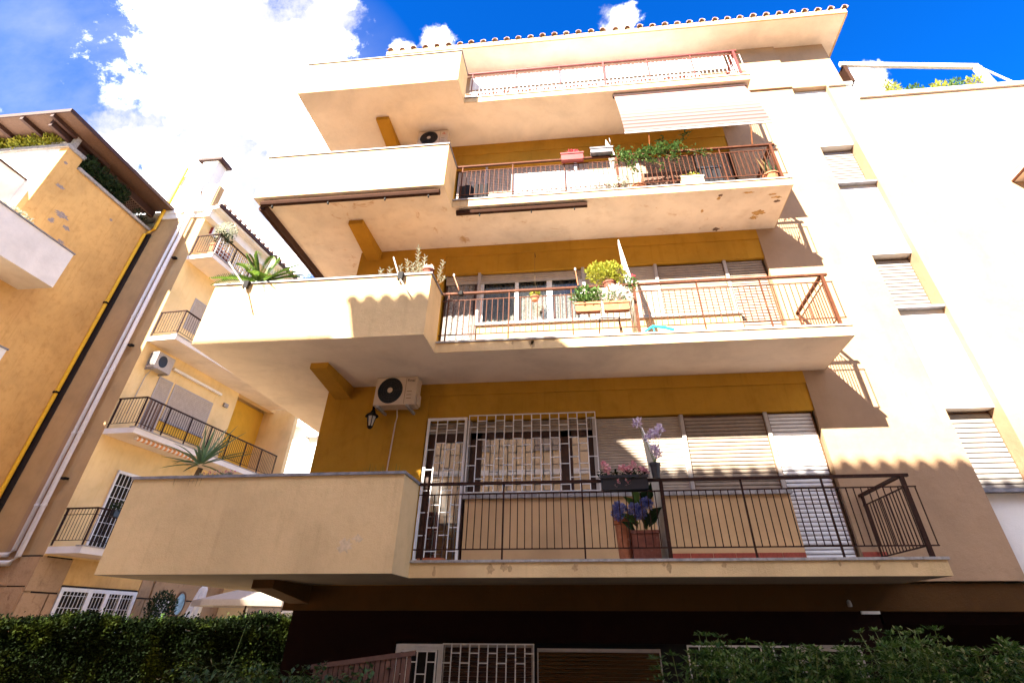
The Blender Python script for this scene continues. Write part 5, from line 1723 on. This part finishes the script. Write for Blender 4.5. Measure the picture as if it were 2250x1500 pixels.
lw = thing('lattice_panel', 'white lattice panel on the highest brown balcony of the yellow building', 'screen', cp(1.6, 0.98, 13))
mb = CB()
for k in range(12):
    mb.cbox(0.15 + k * 0.2, 0.2 + k * 0.2, 0.99, 1.01, 13.1, 13.85)
for k in range(6):
    mb.cbox(0.15, 2.5, 1.011, 1.025, 13.12 + k * 0.14, 13.16 + k * 0.14)
mb.build('lattice', 'white_metal', lw)
rb = thing('rail_plant', 'dark small plant on the rail of the lowest brown balcony', 'plant', cp(0.7, 1.1, 4.2))
MB().cloud(cp(0.75, 1.1, 4.36), (0.3, 0.35, 0.14), 220, 0.08, rng=rg).build('leaves', 'leaf_dark', rb)
BC('planter_box', 'black_plastic', rb, (0.45, 1.1, 1.09, 1.24, 4.1, 4.27))
for k, (x, h, lab) in enumerate(((8.05, .35, 'white flowering bush leftmost on the right roof terrace edge'), (8.75, .62, 'tallest feathery shrub on the right roof terrace'), (9.3, .38, 'low round shrub right of the tallest terrace shrub'), (9.95, .45, 'broad green shrub mid way along the terrace frame'), (10.35, .5, 'upright narrow shrub near the terrace post'), (10.85, .55, 'last shrub growing against the leaning terrace post'))):
    t = thing('terrace_shrub', lab, 'shrub', (x, 0.25, 12.62), 'shrubs along the right roof terrace')
    sm = MB()
    for q in range(6):
        sm.tube([(x, 0.25, 12.5), (x + rg.uniform(-.2, .2), 0.25, 12.6 + h)], 0.008, 4)
    sm.build('stems', 'stem', t)
    MB().cloud((x, 0.25, 12.66 + h * 0.5), (0.22, 0.2, h * 0.55), 260, 0.09, rng=rg).build('foliage', 'petal_white' if k == 0 else ('leaf_lime' if k % 2 else 'leaf_mid'), t)

# ------------------------------------------------------------------ worn plaster: patches, stains with their own outline
rp = random.Random(77)


def blotch(name, mat, parent, c, ax, ay, nrm, rx, ry, n=22, lift=0.002):
    c, ax, ay, nrm = Vector(c), Vector(ax), Vector(ay), Vector(nrm)
    pts = []
    for k in range(n):
        a = 2 * math.pi * k / n
        q = rp.uniform(0.5, 1.15)
        pts.append(c + ax * rx * q * math.cos(a) + ay * ry * q * math.sin(a) + nrm * 0.0005)
    if (pts[1] - pts[0]).cross(pts[2] - pts[1]).dot(nrm) < 0:
        pts.reverse()
    return MB().prism(pts, nrm * lift).build(name, mat, parent)


simple('patch_grey', (0.34, 0.27, 0.24), 0.95, var=0.4, scale=20)
simple('patch_pale', (0.70, 0.52, 0.32), 0.95, var=0.3, scale=20)
simple('stain_soft', (0.50, 0.33, 0.16), 0.95, var=0.4, scale=25)
simple('stain_rust', (0.66, 0.40, 0.15), 0.95, var=0.5, scale=25)
simple('stain_black', (0.22, 0.14, 0.10), 0.95, var=0.5, scale=25)
for y, z, rx, ry in ((2.55, 12.62, .30, .12), (2.95, 12.35, .16, .09), (2.35, 12.25, .12, .10), (3.05, 11.85, .14, .07), (1.95, 13.4, .2, .08), (4.2, 13.65, .08, .06), (1.62, 14.2, .08, .05)):
    blotch('plaster_patch', 'patch_grey', na, (AX, y, z), (0, 1, 0), (0, 0.3, 1), (1, 0, 0), rx, ry)
for x, z, rx, rz in ((-3.25, 2.42, .12, .09), (-3.1, 2.5, .07, .05)):
    blotch('plaster_patch', 'patch_pale', main, (x, YF, z), (1, 0, 0), (0, 0, 1), (0, -1, 0), rx, rz)
for x, y, rx, ry, mt in ((3.9, -0.62, .16, .10, 'stain_rust'), (3.83, -0.45, .10, .07, 'stain_rust'), (4.2, -0.98, .07, .05, 'stain_black'), (4.16, -1.12, .12, .04, 'stain_rust'), (3.55, -1.33, .12, .04, 'stain_rust'), (3.0, -1.30, .05, .05, 'stain_black'), (2.98, -1.2, .04, .07, 'stain_rust'), (3.1, -0.10, .10, .07, 'stain_black'), (4.05, -1.22, .1, .03, 'stain_rust'), (2.7, -0.8, .03, .07, 'stain_rust')):
    blotch('damp_stain', mt, main, (x, y, ZS[2]), (1, 0, 0), (0, 1, 0), (0, 0, -1), rx, ry)
for k in range(16):
    x = XP + 0.3 + rp.random() * 6.4
    i = rp.choice((0, 0, 0, 1, 2))
    h = rp.uniform(0.03, 0.09)
    blotch('drip_stain', 'stain_soft', main, (x, YB - 0.012, ZS[i] + 0.165 - h * 1.0), (1, 0, 0), (0, 0, 1), (0, -1, 0), rp.uniform(.02, .07), h * .9, 11, 0.002)

dm = thing('doormat', 'small orange red mat on the lowest balcony floor before the grilled door', 'mat', (-2.3, -1.25, 2.32))
MB().box(-2.5, -2.12, -1.46, -1.1, 2.321, 2.345).build('mat', 'terracotta', dm)
MB().box(-2.46, -2.16, -1.43, -1.13, 2.346, 2.356).build('pile', 'red_paint', dm)
